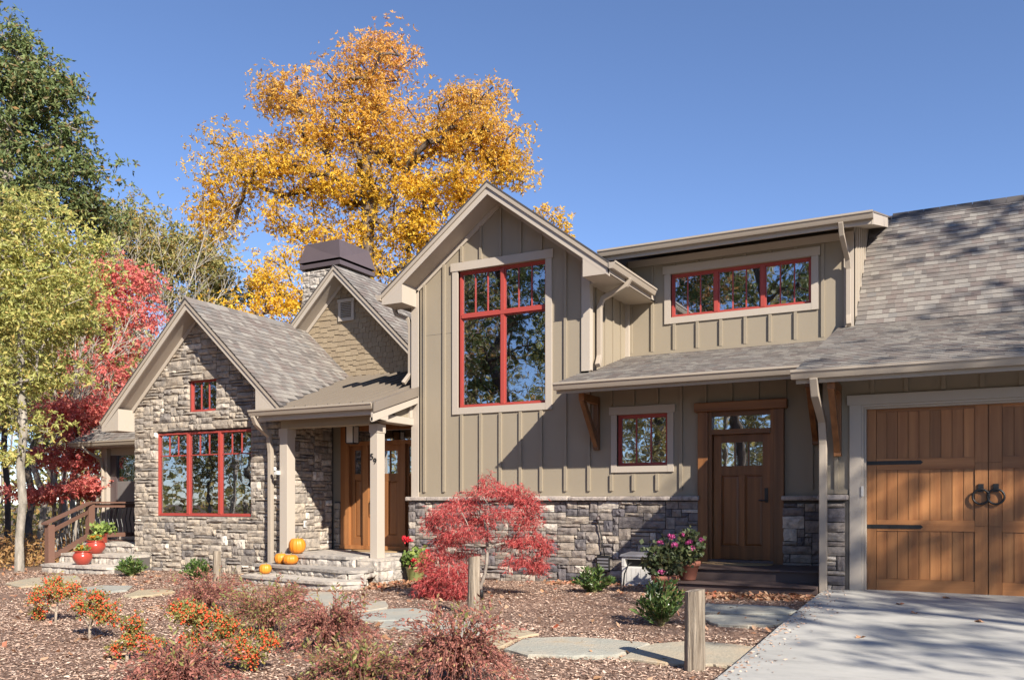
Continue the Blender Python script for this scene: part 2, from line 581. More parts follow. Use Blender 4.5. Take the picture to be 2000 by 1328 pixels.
def empty(name, loc=(0, 0, 0), parent=None, rz=0.0):
    o = bpy.data.objects.new(name, None)
    o.empty_display_size = 0.1
    COL.objects.link(o)
    o.location = loc
    o.rotation_euler = (0, 0, rz)
    o.parent = parent
    return o


def copy_tree(o, parent=None):
    c = o.copy()
    COL.objects.link(c)
    c.parent = parent
    for ch in [k for k in bpy.data.objects if k.parent == o]:
        copy_tree(ch, c)
    return c


# ------------------------------------------------------------------ ground and driveway
def axis_coords(lo, hi, step, far):
    a = list(np.arange(lo, hi + 1e-6, step))
    d, x = step, hi
    while x < far:
        d *= 1.35
        x += d
        a.append(x)
    d, x = step, lo
    while x > -far:
        d *= 1.35
        x -= d
        a.insert(0, x)
    return np.array(a)


def build_ground():
    xs, ys = axis_coords(-24, 3, 0.22, 700), axis_coords(2.5, 15, 0.22, 700)
    r = np.random.RandomState(3)
    nx, ny = len(xs), len(ys)
    v = np.zeros((nx * ny, 3))
    bumps = r.rand(nx, ny)
    for i, x in enumerate(xs):
        for j, y in enumerate(ys):
            z = ground_z(x, y) + (bumps[i, j] - 0.5) * 0.022
            if x > -1.75 - 0.1 and y < 12.7:
                z = min(z, drive_z(y) - 0.06)
            v[i * ny + j] = (x, y, z)
    i, j = np.meshgrid(np.arange(nx - 1), np.arange(ny - 1), indexing='ij')
    a = (i * ny + j).ravel()
    q = np.stack([a, a + ny, a + ny + 1, a + 1], 1)
    o = link('ground', np_mesh('ground', v, q, 'mulch', True))
    tag(o, kind='structure')


build_ground()
mb = MB()
dys = [-30, -10, 0, 3, 5, 6, 7, 8, 9, 10, 11, 12, 12.95]
for a, b in zip(dys[:-1], dys[1:]):
    za, zb = drive_z(a), drive_z(b)
    mb.hexa([(-1.78, a, za - 0.15), (9, a, za - 0.15), (9, b, zb - 0.15), (-1.78, b, zb - 0.15), (-1.78, a, za), (9, a, za), (9, b, zb), (-1.78, b, zb)])
tag(mb.build('driveway', 'concrete'), kind='structure')

# ------------------------------------------------------------------ the house
HOUSE = empty('house', (-8.0, 14.0, 0.0))
tag(HOUSE, 'tan board-and-batten and stone house with red window frames and grey shingle roofs', 'house')


def part(mb, name, mat, **k):
    return mb.build(name, mat, HOUSE, **k)


def wall_mesh(axis, a0, a1, z0, top, p, thick, holes=(), breaks=()):
    """A wall facing -y (axis 'x') or +x (axis 'y') at plane p; holes are (a0, a1, z0, z1)."""
    cuts = sorted({a0, a1, *[c for h in holes for c in h[:2] if a0 < c < a1], *[b for b in breaks if a0 < b < a1]})
    mb = MB()
    for a, b in zip(cuts[:-1], cuts[1:]):
        m = (a + b) / 2
        hs = sorted([h for h in holes if h[0] <= m <= h[1]], key=lambda h: h[2])
        z = z0
        spans = []
        for h in hs:
            spans.append((z, z, h[2], h[2]))
            z = h[3]
        spans.append((z, z, top(a + 1e-6), top(b - 1e-6)))
        for (l0, l1, t0, t1) in spans:
            if t0 - l0 < 1e-4 and t1 - l1 < 1e-4:
                continue
            if axis == 'x':
                mb.hexa([(a, p, l0), (b, p, l1), (b, p + thick, l1), (a, p + thick, l0), (a, p, t0), (b, p, t1), (b, p + thick, t1), (a, p + thick, t0)])
            else:
                mb.hexa([(p, a, l0), (p, b, l1), (p - thick, b, l1), (p - thick, a, l0), (p, a, t0), (p, b, t1), (p - thick, b, t1), (p - thick, a, t0)])
    return mb


# ---- stones: a few rough blocks shared by all courses
def stone_variant(seed):
    r = random.Random(seed)
    nx, nz = 5, 4
    g = {}
    vs, fs = [], []
    for i in range(nx):
        for k in range(nz):
            x, z = i / (nx - 1) - 0.5, k / (nz - 1) - 0.5
            edge = i in (0, nx - 1) or k in (0, nz - 1)
            y = -0.55 - r.random() * 0.3 if edge else -0.70 - r.random() * 0.55
            jx = (r.random() - 0.5) * (0.02 if edge else 0.12)
            jz = (r.random() - 0.5) * (0.05 if edge else 0.14)
            g[i, k] = len(vs)
            vs.append((x + jx, y, z + jz))
    for i in range(nx - 1):
        for k in range(nz - 1):
            fs.append((g[i, k], g[i + 1, k], g[i + 1, k + 1], g[i, k + 1]))
    ring = [(i, 0) for i in range(nx)] + [(nx - 1, k) for k in range(1, nz)] + [(i, nz - 1) for i in range(nx - 2, -1, -1)] + [(0, k) for k in range(nz - 2, 0, -1)]
    b0 = len(vs)
    for (i, k) in ring:
        v = vs[g[i, k]]
        vs.append((v[0], 0.2, v[2]))
    n = len(ring)
    for q in range(n):
        fs.append((g[ring[q]], b0 + q, b0 + (q + 1) % n, g[ring[(q + 1) % n]]))
    mb = MB()
    mb.v, mb.f = vs, fs
    return mb


STONES = {}
for kind in ('stone', 'wainscot', 'pale_stone'):
    STONES[kind] = [stone_variant(q).mesh(kind + '_block', kind) for q in range(10)]


def ashlar(a0, a1, b0, b1, ok, seed, ca=0.055, cb=0.066, wmax=8):
    """Random coursed rubble: rectangles on a fine grid."""
    r = random.Random(seed)
    na, nb = int((a1 - a0) / ca), int((b1 - b0) / cb)
    full = [[not ok(a0 + (i + 0.5) * ca, b0 + (j + 0.5) * cb) for i in range(na)] for j in range(nb)]
    out = []
    for j in range(nb):
        for i in range(na):
            if full[j][i]:
                continue
            h = r.choice((1, 1, 2, 2, 2, 2, 3))
            w = r.choice((3, 4, 5, 6, 7, 8, wmax)) if h > 1 else r.choice((4, 6, 8, wmax + 2))
            if r.random() < 0.12:
                w = h
            w2 = 0
            while w2 < w and i + w2 < na and not full[j][i + w2]:
                w2 += 1
            if i + w2 < na and not full[j][i + w2]:
                rest = 0
                while i + w2 + rest < na and not full[j][i + w2 + rest] and rest < 2:
                    rest += 1
                if rest < 2:
                    w2 += rest
            h2 = 1
            while h2 < h and j + h2 < nb and all(not full[j + h2][i + q] for q in range(w2)):
                h2 += 1
            for jj in range(h2):
                for q in range(w2):
                    full[j + jj][i + q] = True
            out.append((a0 + i * ca, a0 + (i + w2) * ca, b0 + j * cb, b0 + (j + h2) * cb))
    return out


STONE_QUEUE = []


def lay_stones(parent, rects, axis, p, depth, kind, name, seed, gap=0.012):
    r = random.Random(seed)
    for (a0, a1, b0, b1) in rects:
        me = r.choice(STONES[kind])
        w, h = a1 - a0 - gap, b1 - b0 - gap
        d = depth * (0.75 + 0.5 * r.random())
        if axis == 'x':
            M = Matrix.Translation(((a0 + a1) / 2, p, (b0 + b1) / 2))
        else:
            M = Matrix.Translation((p, (a0 + a1) / 2, (b0 + b1) / 2)) @ Matrix.Rotation(math.pi / 2, 4, 'Z')
        M = M @ Matrix.Diagonal((w, d, h, 1))
        dist = (M.translation - Vector((0, 0, EYE))).length
        STONE_QUEUE.append((w * h / dist ** 2 * (1.0 if axis == 'x' else 0.6), name, parent, me, M))


def flush_stones(limit=300):
    """The stones that show largest are parts; the small rest of each wall is one piece."""
    seen, rest = {}, {}
    for (size, name, parent, me, M) in sorted(STONE_QUEUE, key=lambda t: -t[0]):
        seen[name] = seen.get(name, 0) + 1
        if seen[name] <= limit:
            o = link(name, me, parent)
            o.matrix_basis = M
        else:
            rest.setdefault((parent, me.materials[0].name), []).append((me, M))
    for (parent, mat), items in rest.items():
        mb = MB()
        for (me, M) in items:
            i0 = len(mb.v)
            mb.v += [tuple(M @ v.co) for v in me.vertices]
            mb.f += [tuple(i0 + k for k in f.vertices) for f in me.polygons]
        tag(mb.build('small_stones', mat, parent), kind='stuff')


def inside_holes(a, b, holes, m=0.0):
    return any(h[0] - m < a < h[1] + m and h[2] - m < b < h[3] + m for h in holes)


# ---- roofs
TAB = MB()
TAB.hexa([(0, 0, -0.004), (1, 0, -0.004), (1, 1, -0.004), (0, 1, -0.004), (0, 0, 0.017), (1, 0, 0.017), (1, 1, 0.005), (0, 1, 0.005)])
TAB_MESH = TAB.mesh('shingle_tab', 'shingle')
TABS = []


def spans_at(poly, b):
    xs = []
    n = len(poly)
    for k in range(n):
        (x0, y0), (x1, y1) = poly[k], poly[(k + 1) % n]
        if (y0 <= b < y1) or (y1 <= b < y0):
            xs.append(x0 + (b - y0) / (y1 - y0) * (x1 - x0))
    xs.sort()
    return list(zip(xs[::2], xs[1::2]))


def shingle_roof(parent, O, e, s, poly, seed, exposure=0.145):
    r = random.Random(seed)
    O, e, s = Vector(O), Vector(e).normalized(), Vector(s).normalized()
    n = e.cross(s)
    top = max(p[1] for p in poly)
    k = 0
    while k * exposure < top - 0.02:
        b = k * exposure
        for (x0, x1) in spans_at(poly, b + exposure * 0.5):
            x = x0
            while x < x1 - 0.01:
                w = r.uniform(0.08, 0.21)
                if x + w > x1 - 0.06:
                    w = x1 - x
                bb = b + r.choice((-0.004, 0, 0, 0.003))
                ln = min(exposure + 0.03, top - bb)
                o = O + e * x + s * bb + n * r.uniform(0.0, 0.003)
                M = Matrix((( *(e * (w - 0.0012)), 0), (*(s * ln), 0), (*n, 0), (0, 0, 0, 1))).transposed()
                M.translation = o
                c = o + e * w / 2
                d = (c - Vector((0, 0, EYE)))
                dep = d.dot(CF)
                px = 1000 + F_PX * d.dot(CR) / dep
                py = HORIZON - F_PX * d.z / dep
                vis = 0 < px < 2000 and 0 < py < 1328 and n.dot(d) < 0
                TABS.append((w * exposure * abs(n.dot(d)) / d.length ** 3 if vis else 0.0, parent, M))
                x += w
        k += 1


def flush_shingles():
    TABS.sort(key=lambda t: -t[0])
    base = np.array([tuple(v.co) + (1,) for v in TAB_MESH.vertices])
    quads = np.array([list(p.vertices) for p in TAB_MESH.polygons])
    rest = {}
    for k, (size, parent, M) in enumerate(TABS):
        if k < 300:
            o = link('shingle', TAB_MESH, parent)
            o.matrix_basis = M
        else:
            rest.setdefault(parent, []).append(M)
    for parent, ms in rest.items():
        vs = np.concatenate([(base @ np.array(m).T)[:, :3] for m in ms])
        qs = np.concatenate([quads + 8 * i for i in range(len(ms))])
        tag(link('shingle_field', np_mesh('shingle_field', vs, qs, 'shingle'), parent), kind='stuff')


def gable_roof(ua, za, m, wl, wr, vr, vw, vb, th=0.21, right=True, left=True):
    """Two slopes with boxed rakes. Returns the two roof parts (left, right)."""
    res = []
    for sgn, w, on in ((-1, wl, left), (1, wr, right)):
        if not on:
            res.append(None)
            continue
        ue = ua + sgn * w
        ze = za - m * w
        # deck with the shingle colour on top
        deck = MB().prism([(ua, za - 0.035), (ue, ze - 0.035), (ue, ze), (ua, za)], 'y', vr - 0.03, vb)
        roof = part(deck, 'roof', 'shingle_dark')
        res.append(roof)
        soff = MB().prism([(ua, za - th), (ue - sgn * 0.02, ze - th + m * 0.02), (ue - sgn * 0.02, ze - 0.037 + m * 0.02), (ua, za - 0.037)], 'y', vr + 0.035, vb)
        part(soff, 'soffit', 'trim')
        # rake: a broad board with a narrow moulding on it
        part(MB().prism([(ua, za - th - 0.03), (ue, ze - th - 0.03), (ue, ze - 0.038), (ua, za - 0.038)], 'y', vr, vr + 0.033), 'rake_board', 'trim')
        part(MB().prism([(ua, za - 0.115), (ue, ze - 0.115), (ue, ze - 0.04), (ua, za - 0.04)], 'y', vr - 0.026, vr - 0.002), 'rake_moulding', 'gutter_paint')
        # frieze against the wall
        part(MB().prism([(ua, za - th - 0.115), (ue - sgn * 0.35, ze - th - 0.115 + m * 0.35), (ue - sgn * 0.35, ze - th - 0.004 + m * 0.35), (ua, za - th - 0.004)], 'y', vw - 0.03, vw - 0.004), 'frieze_board', 'trim')
    return res


def gutter(p0, p1, out, name='gutter'):
    prof = [(0, 0), (0.075, 0), (0.088, 0.028), (0.108, 0.078), (0.122, 0.086), (0.122, 0.118), (0.108, 0.118), (0.1, 0.1), (0, 0.1)]
    mb = MB()
    n = len(prof)
    i0 = len(mb.v)
    for p in (p0, p1):
        for (o, z) in prof:
            mb.v.append((p[0] + out[0] * o, p[1] + out[1] * o, p[2] + z))
    mb.f.append(tuple(range(n)))
    mb.f.append(tuple(range(2 * n - 1, n - 1, -1)))
    for k in range(n):
        mb.f.append((k, (k + 1) % n, n + (k + 1) % n, n + k))
    return part(mb, name, 'gutter_paint')


def downspout(pts, w=0.085):
    """A square pipe: gutter outlet, elbow, straight run, shoe, with two straps."""
    fine = [Vector(pts[0])]
    for a, b in zip(pts[:-1], pts[1:]):
        a, b = Vector(a), Vector(b)
        fine += [a.lerp(b, 0.12), a.lerp(b, 0.88)] if (b - a).length > 0.3 else []
        fine.append(b)
    keep = [fine[0]]
    for p in fine[1:]:
        if (p - keep[-1]).length > 0.02:
            keep.append(p)
    # drop the sharp corner points so the elbows are rounded off
    sharp = [Vector(p) for p in pts[1:-1]]
    keep = [p for p in keep if not any((p - q).length < 1e-4 for q in sharp)] if len(keep) > len(pts) + 2 else keep
    mb = MB().tube(keep, w * 0.64, 4, True)
    return part(mb, 'downspout', 'gutter_paint', bevel=0.008)


# ---- windows: the red frame carries panes, muntins, casing and the room behind
def window(u0, u1, z0, z1, v, sashes, muntins, rail=None, lower=None, casing=None, inset=0.05, muntin_split=None):
    """sashes: number of side-by-side sashes; muntins: upright bars in each; rail: height of a cross bar above which the bars stand;
    lower: height of a full transom bar dividing the frame in two rows; casing: width of the beige trim."""
    fw = 0.042
    vf = v + inset
    f = MB()
    f.box(u0, u1, vf, vf + 0.07, z0, z0 + fw).box(u0, u1, vf, vf + 0.07, z1 - fw, z1)
    f.box(u0, u0 + fw, vf, vf + 0.07, z0 + fw, z1 - fw).box(u1 - fw, u1, vf, vf + 0.07, z0 + fw, z1 - fw)
    win = part(f, 'window', 'red_paint')
    rows = [(z0, z1)] if lower is None else [(z0, lower), (lower, z1)]
    if lower is not None:
        MB().box(u0 + fw, u1 - fw, vf - 0.012, vf + 0.068, lower - 0.036, lower + 0.036).build('transom_bar', 'red_paint', win)
    sw = (u1 - u0) / sashes
    for k in range(sashes):
        a, b = u0 + k * sw, u0 + (k + 1) * sw
        if k:
            for (r0, r1) in rows:
                MB().box(a - 0.036, a + 0.036, vf - 0.006, vf + 0.066, (r0 + (fw if r0 == z0 else 0.036)), (r1 - (fw if r1 == z1 else 0.036))).build('mullion', 'red_paint', win)
        for q, (r0, r1) in enumerate(rows):
            sa, sb = a + 0.036, b - 0.036
            s0, s1 = r0 + 0.038, r1 - 0.038
            s = MB()
            t = 0.022
            s.box(sa, sb, vf + 0.022, vf + 0.06, s0, s0 + t).box(sa, sb, vf + 0.022, vf + 0.06, s1 - t, s1)
            s.box(sa, sa + t, vf + 0.022, vf + 0.06, s0 + t, s1 - t).box(sb - t, sb, vf + 0.022, vf + 0.06, s0 + t, s1 - t)
            s.build('sash', 'red_paint', win)
            pane = MB().box(sa + t * 0.6, sb - t * 0.6, vf + 0.042, vf + 0.048, s0 + t * 0.6, s1 - t * 0.6)
            pane.build('pane', 'window_glass', win)
            if lower is not None and q == 0:
                continue
            b0 = s0 + t
            if rail is not None:
                MB().box(sa + t, sb - t, vf + 0.026, vf + 0.041, rail - 0.011, rail + 0.011).build('glazing_bar', 'red_paint', win)
                b0 = rail + 0.014
            for c in range(muntins):
                x = sa + t + (sb - sa - 2 * t) * (c + 1) / (muntins + 1)
                MB().box(x - 0.011, x + 0.011, vf + 0.027, vf + 0.041, b0, s1 - t).build('muntin', 'red_paint', win)
    # wooden jamb and the dim room behind
    j = MB()
    vb = vf + 0.07
    for (x0, x1, c0, c1) in ((u0, u0 + 0.03, z0, z1), (u1 - 0.03, u1, z0, z1), (u0 + 0.03, u1 - 0.03, z0, z0 + 0.03), (u0 + 0.03, u1 - 0.03, z1 - 0.03, z1)):
        j.box(x0, x1, vb + 0.001, vb + 0.14, c0, c1)
    j.build('jamb', 'pine_jamb', win)
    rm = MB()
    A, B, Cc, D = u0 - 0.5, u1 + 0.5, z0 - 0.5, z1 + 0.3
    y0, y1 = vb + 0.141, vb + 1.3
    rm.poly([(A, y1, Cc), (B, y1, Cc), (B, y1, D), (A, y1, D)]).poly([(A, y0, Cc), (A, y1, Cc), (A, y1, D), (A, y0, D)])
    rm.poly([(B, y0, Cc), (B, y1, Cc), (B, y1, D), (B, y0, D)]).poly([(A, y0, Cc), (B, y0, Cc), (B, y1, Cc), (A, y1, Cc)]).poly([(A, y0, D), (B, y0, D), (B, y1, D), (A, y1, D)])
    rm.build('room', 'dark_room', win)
    if casing:
        c = casing
        MB().box(u0 - c, u0, v - 0.03, v + 0.1, z0 - c, z1).build('casing', 'trim', win)
        MB().box(u1, u1 + c, v - 0.03, v + 0.1, z0 - c, z1).build('casing', 'trim', win)
        MB().box(u0 - c - 0.03, u1 + c + 0.03, v - 0.042, v + 0.1, z1 + 0.001, z1 + c + 0.03).build('head_casing', 'trim', win)
        MB().box(u0, u1, v - 0.027, v + 0.1, z0 - c, z0 - 0.001).build('casing', 'trim', win)
    return win


def battens(parent, us, v, z0, top, holes, w=0.052, d=0.034):
    for u in us:
        segs = [(z0, top(u))]
        for h in holes:
            if h[0] - 0.03 < u < h[1] + 0.03:
                segs = [s for (a, b) in segs for s in ((a, min(b, h[2])), (max(a, h[3]), b)) if s[1] - s[0] > 0.02]
        for (a, b) in segs:
            MB().box(u - w / 2, u + w / 2, v - d, v + 0.002, a, b).build('batten', 'siding', parent)


# ================= stone gable at the left of the house
LV, LA, LZ, LM = 13.15, -14.5, 5.66, 0.911
win_big = (-15.90, -13.08, 1.11, 2.92)
win_small = (-14.88, -14.06, 3.33, 4.03)
lholes = [win_big, win_small]
ltop = lambda u: LZ - 0.215 - LM * abs(u - LA)
stone_wall = part(wall_mesh('x', -16.6, -12.1, -0.35, ltop, LV + 0.07, 0.16, lholes, (LA,)), 'stone_wall', 'backing')
rects = ashlar(-16.6, -12.1, -0.22, 5.5, lambda a, b: b < ltop(a) - 0.03 and not inside_holes(a, b, lholes), 11, wmax=10)
lay_stones(stone_wall, rects, 'x', LV + 0.05, 0.055, 'stone', 'stone', 21)
side = part(wall_mesh('y', 13.22, 14.9, -0.2, lambda a: 3.3, -12.17, 0.12), 'stone_wall', 'backing')
lay_stones(side, ashlar(13.17, 14.6, 0.40, 3.1, lambda a, b: True, 12), 'y', -12.15, 0.055, 'stone', 'porch_stone', 22)
part(wall_mesh('y', 13.3, 19, -0.3, lambda a: 3.2, -16.62, 0.12), 'wall', 'backing')
window(*win_big, LV, 3, 2, rail=2.42, inset=0.06)
window(*win_small, LV, 1, 2, inset=0.06)
lroof = gable_roof(LA, LZ, LM, 2.67, 2.62, 12.75, LV, 16.9)
gutter((-17.17, 12.78, 3.10), (-17.17, 16.5, 3.10), (-1, 0))
# boxed eave end
part(MB().prism([(-17.16, 2.98), (-16.62, 2.98), (-16.62, 3.46), (-17.16, 3.0)], 'y', 12.752, 13.2), 'eave_return', 'trim')
part(MB().prism([(-12.55, 3.05), (-11.92, 3.05), (-11.92, 3.1), (-12.55, 3.64)], 'y', 12.752, 13.0), 'eave_return', 'trim')
# slope towards the porch, down to the valley with the metal roof
lv_u = lambda v: LA + (LZ - 3.2 - 0.31 * (v - 12.6)) / LM
cs = 1 / math.sqrt(1 + LM * LM)
Lb = lambda u: (-11.88 - u) / cs
shingle_roof(lroof[1], (-11.88, 12.71, LZ - LM * 2.62), (0, 1, 0), (-cs, 0, LM * cs),
             [(0, Lb(-11.9)), (3.66, Lb(lv_u(16.37))), (3.66, Lb(-14.5)), (0, Lb(-14.5))], 31)
ridge = MB()
for k in range(13):
    y = 12.71 + k * 0.29
    ridge.prism([(LA - 0.13, LZ - 0.105), (LA, LZ + 0.035), (LA + 0.13, LZ - 0.105), (LA, LZ - 0.0)], 'y', y, y + 0.285)
part(ridge, 'ridge_cap', 'shingle')

# ================= small shake gable above the porch
MV, MA, MZ, MM = 16.35, -13.2, 6.96, 0.96
mtop = lambda u: MZ - 0.215 - MM * abs(u - MA)
shake_wall = part(wall_mesh('x', -15.2, -10.9, 3.2, lambda u: max(3.3, mtop(u)), MV + 0.02, 0.15, (), (MA,)), 'shake_wall', 'shake_siding')
r = random.Random(5)
SHAKE = MB()
SHAKE.hexa([(0, -1, 0), (1, -1, 0), (1, 0, 0), (0, 0, 0), (0, -0.3, 1), (1, -0.3, 1), (1, 0, 1), (0, 0, 1)])
SHAKE_MESH = SHAKE.mesh('shake', 'shake_siding')
b = 4.30
vent = (-13.40, -12.93, 5.72, 6.24)
while b < 6.7:
    half = (MZ - 0.215 - b - 0.1) / MM
    x0, x1 = max(-14.95, MA - half), min(-10.95, MA + half)
    # the shingled slope of the stone gable covers the lower left corner
    x0 = max(x0, LA + (LZ - b - 0.2) / LM - 0.1 if b < 5.6 else x0)
    x = x0
    while x < x1 - 0.02:
        w = min(r.uniform(0.10, 0.23), x1 - x)
        if not inside_holes(x + w / 2, b + 0.07, [vent], -0.02):
            link('shake', SHAKE_MESH, shake_wall, (x, MV + 0.022, b - r.choice((0, 0.02, 0.035, 0.05))), None, (w - 0.007, 0.026, 0.165))
        x += w
    b += 0.125
vt = part(MB().box(vent[0], vent[1], MV - 0.035, MV + 0.02, vent[2], vent[2] + 0.07).box(vent[0] - 0.02, vent[1] + 0.02, MV - 0.045, MV + 0.02, vent[3] - 0.075, vent[3])
          .box(vent[0], vent[0] + 0.075, MV - 0.035, MV + 0.02, vent[2] + 0.07, vent[3] - 0.075).box(vent[1] - 0.075, vent[1], MV - 0.035, MV + 0.02, vent[2] + 0.07, vent[3] - 0.075), 'gable_vent', 'trim')
for k in range(9):
    z = vent[2] + 0.078 + k * 0.0415
    MB().hexa([(vent[0] + 0.077, MV - 0.03, z), (vent[1] - 0.077, MV - 0.03, z), (vent[1] - 0.077, MV + 0.01, z + 0.025), (vent[0] + 0.077, MV + 0.01, z + 0.025),
               (vent[0] + 0.077, MV - 0.03, z + 0.012), (vent[1] - 0.077, MV - 0.03, z + 0.012), (vent[1] - 0.077, MV + 0.01, z + 0.037), (vent[0] + 0.077, MV + 0.01, z + 0.037)]).build('louver', 'trim', vt)
mroof = gable_roof(MA, MZ, MM, 1.62, 2.35, 15.92, MV, 21)
cm = 1 / math.sqrt(1 + MM * MM)
shingle_roof(mroof[1], (MA + 2.35, 15.88, MZ - MM * 2.35), (0, 1, 0), (-cm, 0, MM * cm), [(0, 0), (4.6, 0), (4.6, 2.35 / cm), (0, 2.35 / cm)], 32)

# ================= chimney
ch = part(MB().box(-16.84, -15.61, 19.06, 20.44, 3.5, 8.02), 'chimney', 'backing')
lay_stones(ch, ashlar(-16.9, -15.56, 6.7, 8.02, lambda a, b: True, 13), 'x', 19.04, 0.055, 'pale_stone', 'chimney_stone', 23)
lay_stones(ch, ashlar(19.0, 20.5, 6.7, 8.02, lambda a, b: True, 14), 'y', -15.59, 0.055, 'pale_stone', 'chimney_stone', 24)
MB().box(-16.95, -15.5, 18.95, 20.55, 8.02, 8.14).build('cap_band', 'bronze_metal', ch)
MB().box(-16.8, -15.65, 19.1, 20.4, 8.14, 8.2).build('cap_throat', 'backing', ch)
hood = MB()
bb = [(-16.97, 18.93, 8.2), (-15.48, 18.93, 8.2), (-15.48, 20.57, 8.2), (-16.97, 20.57, 8.2)]
tt = [(-16.83, 19.08, 8.76), (-15.63, 19.08, 8.76), (-15.63, 20.42, 8.76), (-16.83, 20.42, 8.76)]
for k in range(4):
    a, b_, c, d = bb[k], bb[(k + 1) % 4], tt[(k + 1) % 4], tt[k]
    mid = tuple((Vector(a) + Vector(b_) + Vector(c) + Vector(d)) / 4 + Vector(((-16.23 - (a[0] + b_[0]) / 2) * 0.06, (19.75 - (a[1] + b_[1]) / 2) * 0.06, 0)))
    for q in ((a, b_, mid), (b_, c, mid), (c, d, mid), (d, a, mid)):
        hood.poly(q)
hood.poly(tt)
hood.build('cap_hood', 'bronze_metal', ch)

# ================= entrance porch
MR, MR0 = 0.31, 3.2
mz = lambda v: MR0 + MR * (v - 12.6)
pan = MB()
pts = [(lv_u(12.55) - 0.03, 12.55), (-9.5, 12.55), (-9.5, 13.97), (-9.62, 13.97), (-9.62, 16.36), (lv_u(16.36) - 0.03, 16.36)]
i0 = len(pan.v)
for dz in (-0.03, 0.0):
    for (u, v) in pts:
        pan.v.append((u, v, mz(v) + dz))
n = len(pts)
pan.f += [tuple(range(n - 1, -1, -1)), tuple(range(n, 2 * n))] + [(k, (k + 1) % n, n + (k + 1) % n, n + k) for k in range(n)]
proof = part(pan, 'metal_roof', 'metal_roof')
u = -9.75
while u > -13.0:
    v0 = max(12.56, 12.6 + (LZ - LM * (u - LA) - MR0) / MR + 0.02)
    v1 = 16.34
    if v1 > v0 + 0.1:
        MB().hexa([(u - 0.014, v0, mz(v0)), (u + 0.014, v0, mz(v0)), (u + 0.014, v1, mz(v1)), (u - 0.014, v1, mz(v1)),
                   (u - 0.014, v0, mz(v0) + 0.05), (u + 0.014, v0, mz(v0) + 0.05), (u + 0.014, v1, mz(v1) + 0.05), (u - 0.014, v1, mz(v1) + 0.05)]).build('standing_seam', 'metal_roof', proof)
    u -= 0.27
sl = lambda v, d: (v, mz(v) + d)
part(MB().prism([sl(12.53, -0.16), sl(13.96, -0.16), sl(13.96, 0.02), sl(12.53, 0.02)], 'x', -9.497, -9.47), 'roof_edge', 'metal_roof')
part(MB().prism([sl(12.53, -0.33), sl(13.96, -0.30), sl(13.96, -0.162), sl(12.53, -0.162)], 'x', -9.54, -9.5), 'rake_board', 'trim')
part(MB().prism([(12.53, 2.93), (13.0, 2.90), (13.0, mz(13.0) - 0.31), (12.53, mz(12.53) - 0.31)], 'x', -9.56, -9.503), 'eave_return', 'trim')
infill = part(MB().prism([(13.0, 3.02), (13.99, 3.02), (13.99, mz(13.99) - 0.05), (13.0, mz(13.0) - 0.05)], 'x', -9.72, -9.66), 'porch_gable', 'siding')
MB().prism([(13.38, 3.04), (13.43, 3.04), (13.43, mz(13.43) - 0.2), (13.38, mz(13.38) - 0.2)], 'x', -9.662, -9.63).build('batten', 'siding', infill)
MB().prism([(13.86, 3.04), (13.96, 3.04), (13.96, mz(13.9) - 0.2), (13.86, mz(13.86) - 0.2)], 'x', -9.662, -9.62).build('batten', 'trim', infill)
part(MB().box(-9.9, -9.61, 13.02, 13.985, 2.90, 3.035), 'porch_beam', 'trim', bevel=0.006)
part(MB().box(-12.1, -9.905, 12.98, 13.22, 2.86, 3.10), 'porch_beam', 'siding', bevel=0.006)
part(MB().box(-12.35, -9.56, 12.63, 12.70, 2.99, 3.17), 'fascia', 'trim')
part(MB().box(-12.1, -9.73, 12.71, 14.59, 3.105, 3.13), 'porch_ceiling', 'casing_wood_flat')
gutter((-12.52, 12.625, 3.085), (-9.53, 12.625, 3.085), (0, -1))
for (a, b_) in ((-9.92, -9.75), (-12.15, -11.95)):
    p = part(MB().box(a, b_, 13.0, 13.23, 0.36, 2.86), 'porch_post', 'trim', bevel=0.006)
    MB().box(a - 0.012, b_ + 0.012, 12.988, 13.242, 2.70, 2.86).build('post_capital', 'trim', p)
downspout([(-12.42, 12.56, 3.09), (-12.42, 12.58, 2.98), (-12.42, 13.04, 2.70), (-12.42, 13.04, 0.05)], 0.1)

# house number on the post
num = part(MB().box(-9.90, -9.77, 12.9975, 12.9985, 2.13, 2.135), 'number_mark', 'trim')


def text_mesh(txt, size, name, mat):
    c = bpy.data.curves.new(name, 'FONT')
    c.body = txt
    c.size = size
    c.extrude = 0.006
    o = bpy.data.objects.new(name, c)
    COL.objects.link(o)
    bpy.context.view_layer.update()
    me = bpy.data.meshes.new_from_object(o.evaluated_get(bpy.context.evaluated_depsgraph_get()))
    bpy.data.objects.remove(o)
    me.materials.clear()
    me.materials.append(MATS[mat])
    return me


for ch_, x, z in (('5', -9.912, 2.20), ('9', -9.842, 2.115)):
    link('house_number', text_mesh(ch_, 0.16, 'house_number', 'black_iron'), HOUSE, (x, 12.992, z), (math.pi / 2, 0, 0))
bpy.data.objects.remove(num)
plate = part(MB().box(-12.085, -12.07, 13.62, 13.70, 0.89, 1.03), 'number_plate', 'white_plastic')
link('plate_number', text_mesh('1', 0.12, 'plate_number', 'black_iron'), plate, (-12.066, 13.645, 0.915), (math.pi / 2, 0, math.pi / 2))
sensor = part(MB().box(-12.2, -12.13, 12.90, 13.0, 1.95, 2.03).lathe([(0.03, 0), (0.035, 0.05), (0.02, 0.07)], 10, (-12.18, 12.9, 2.03)), 'porch_sensor_light', 'white_plastic')

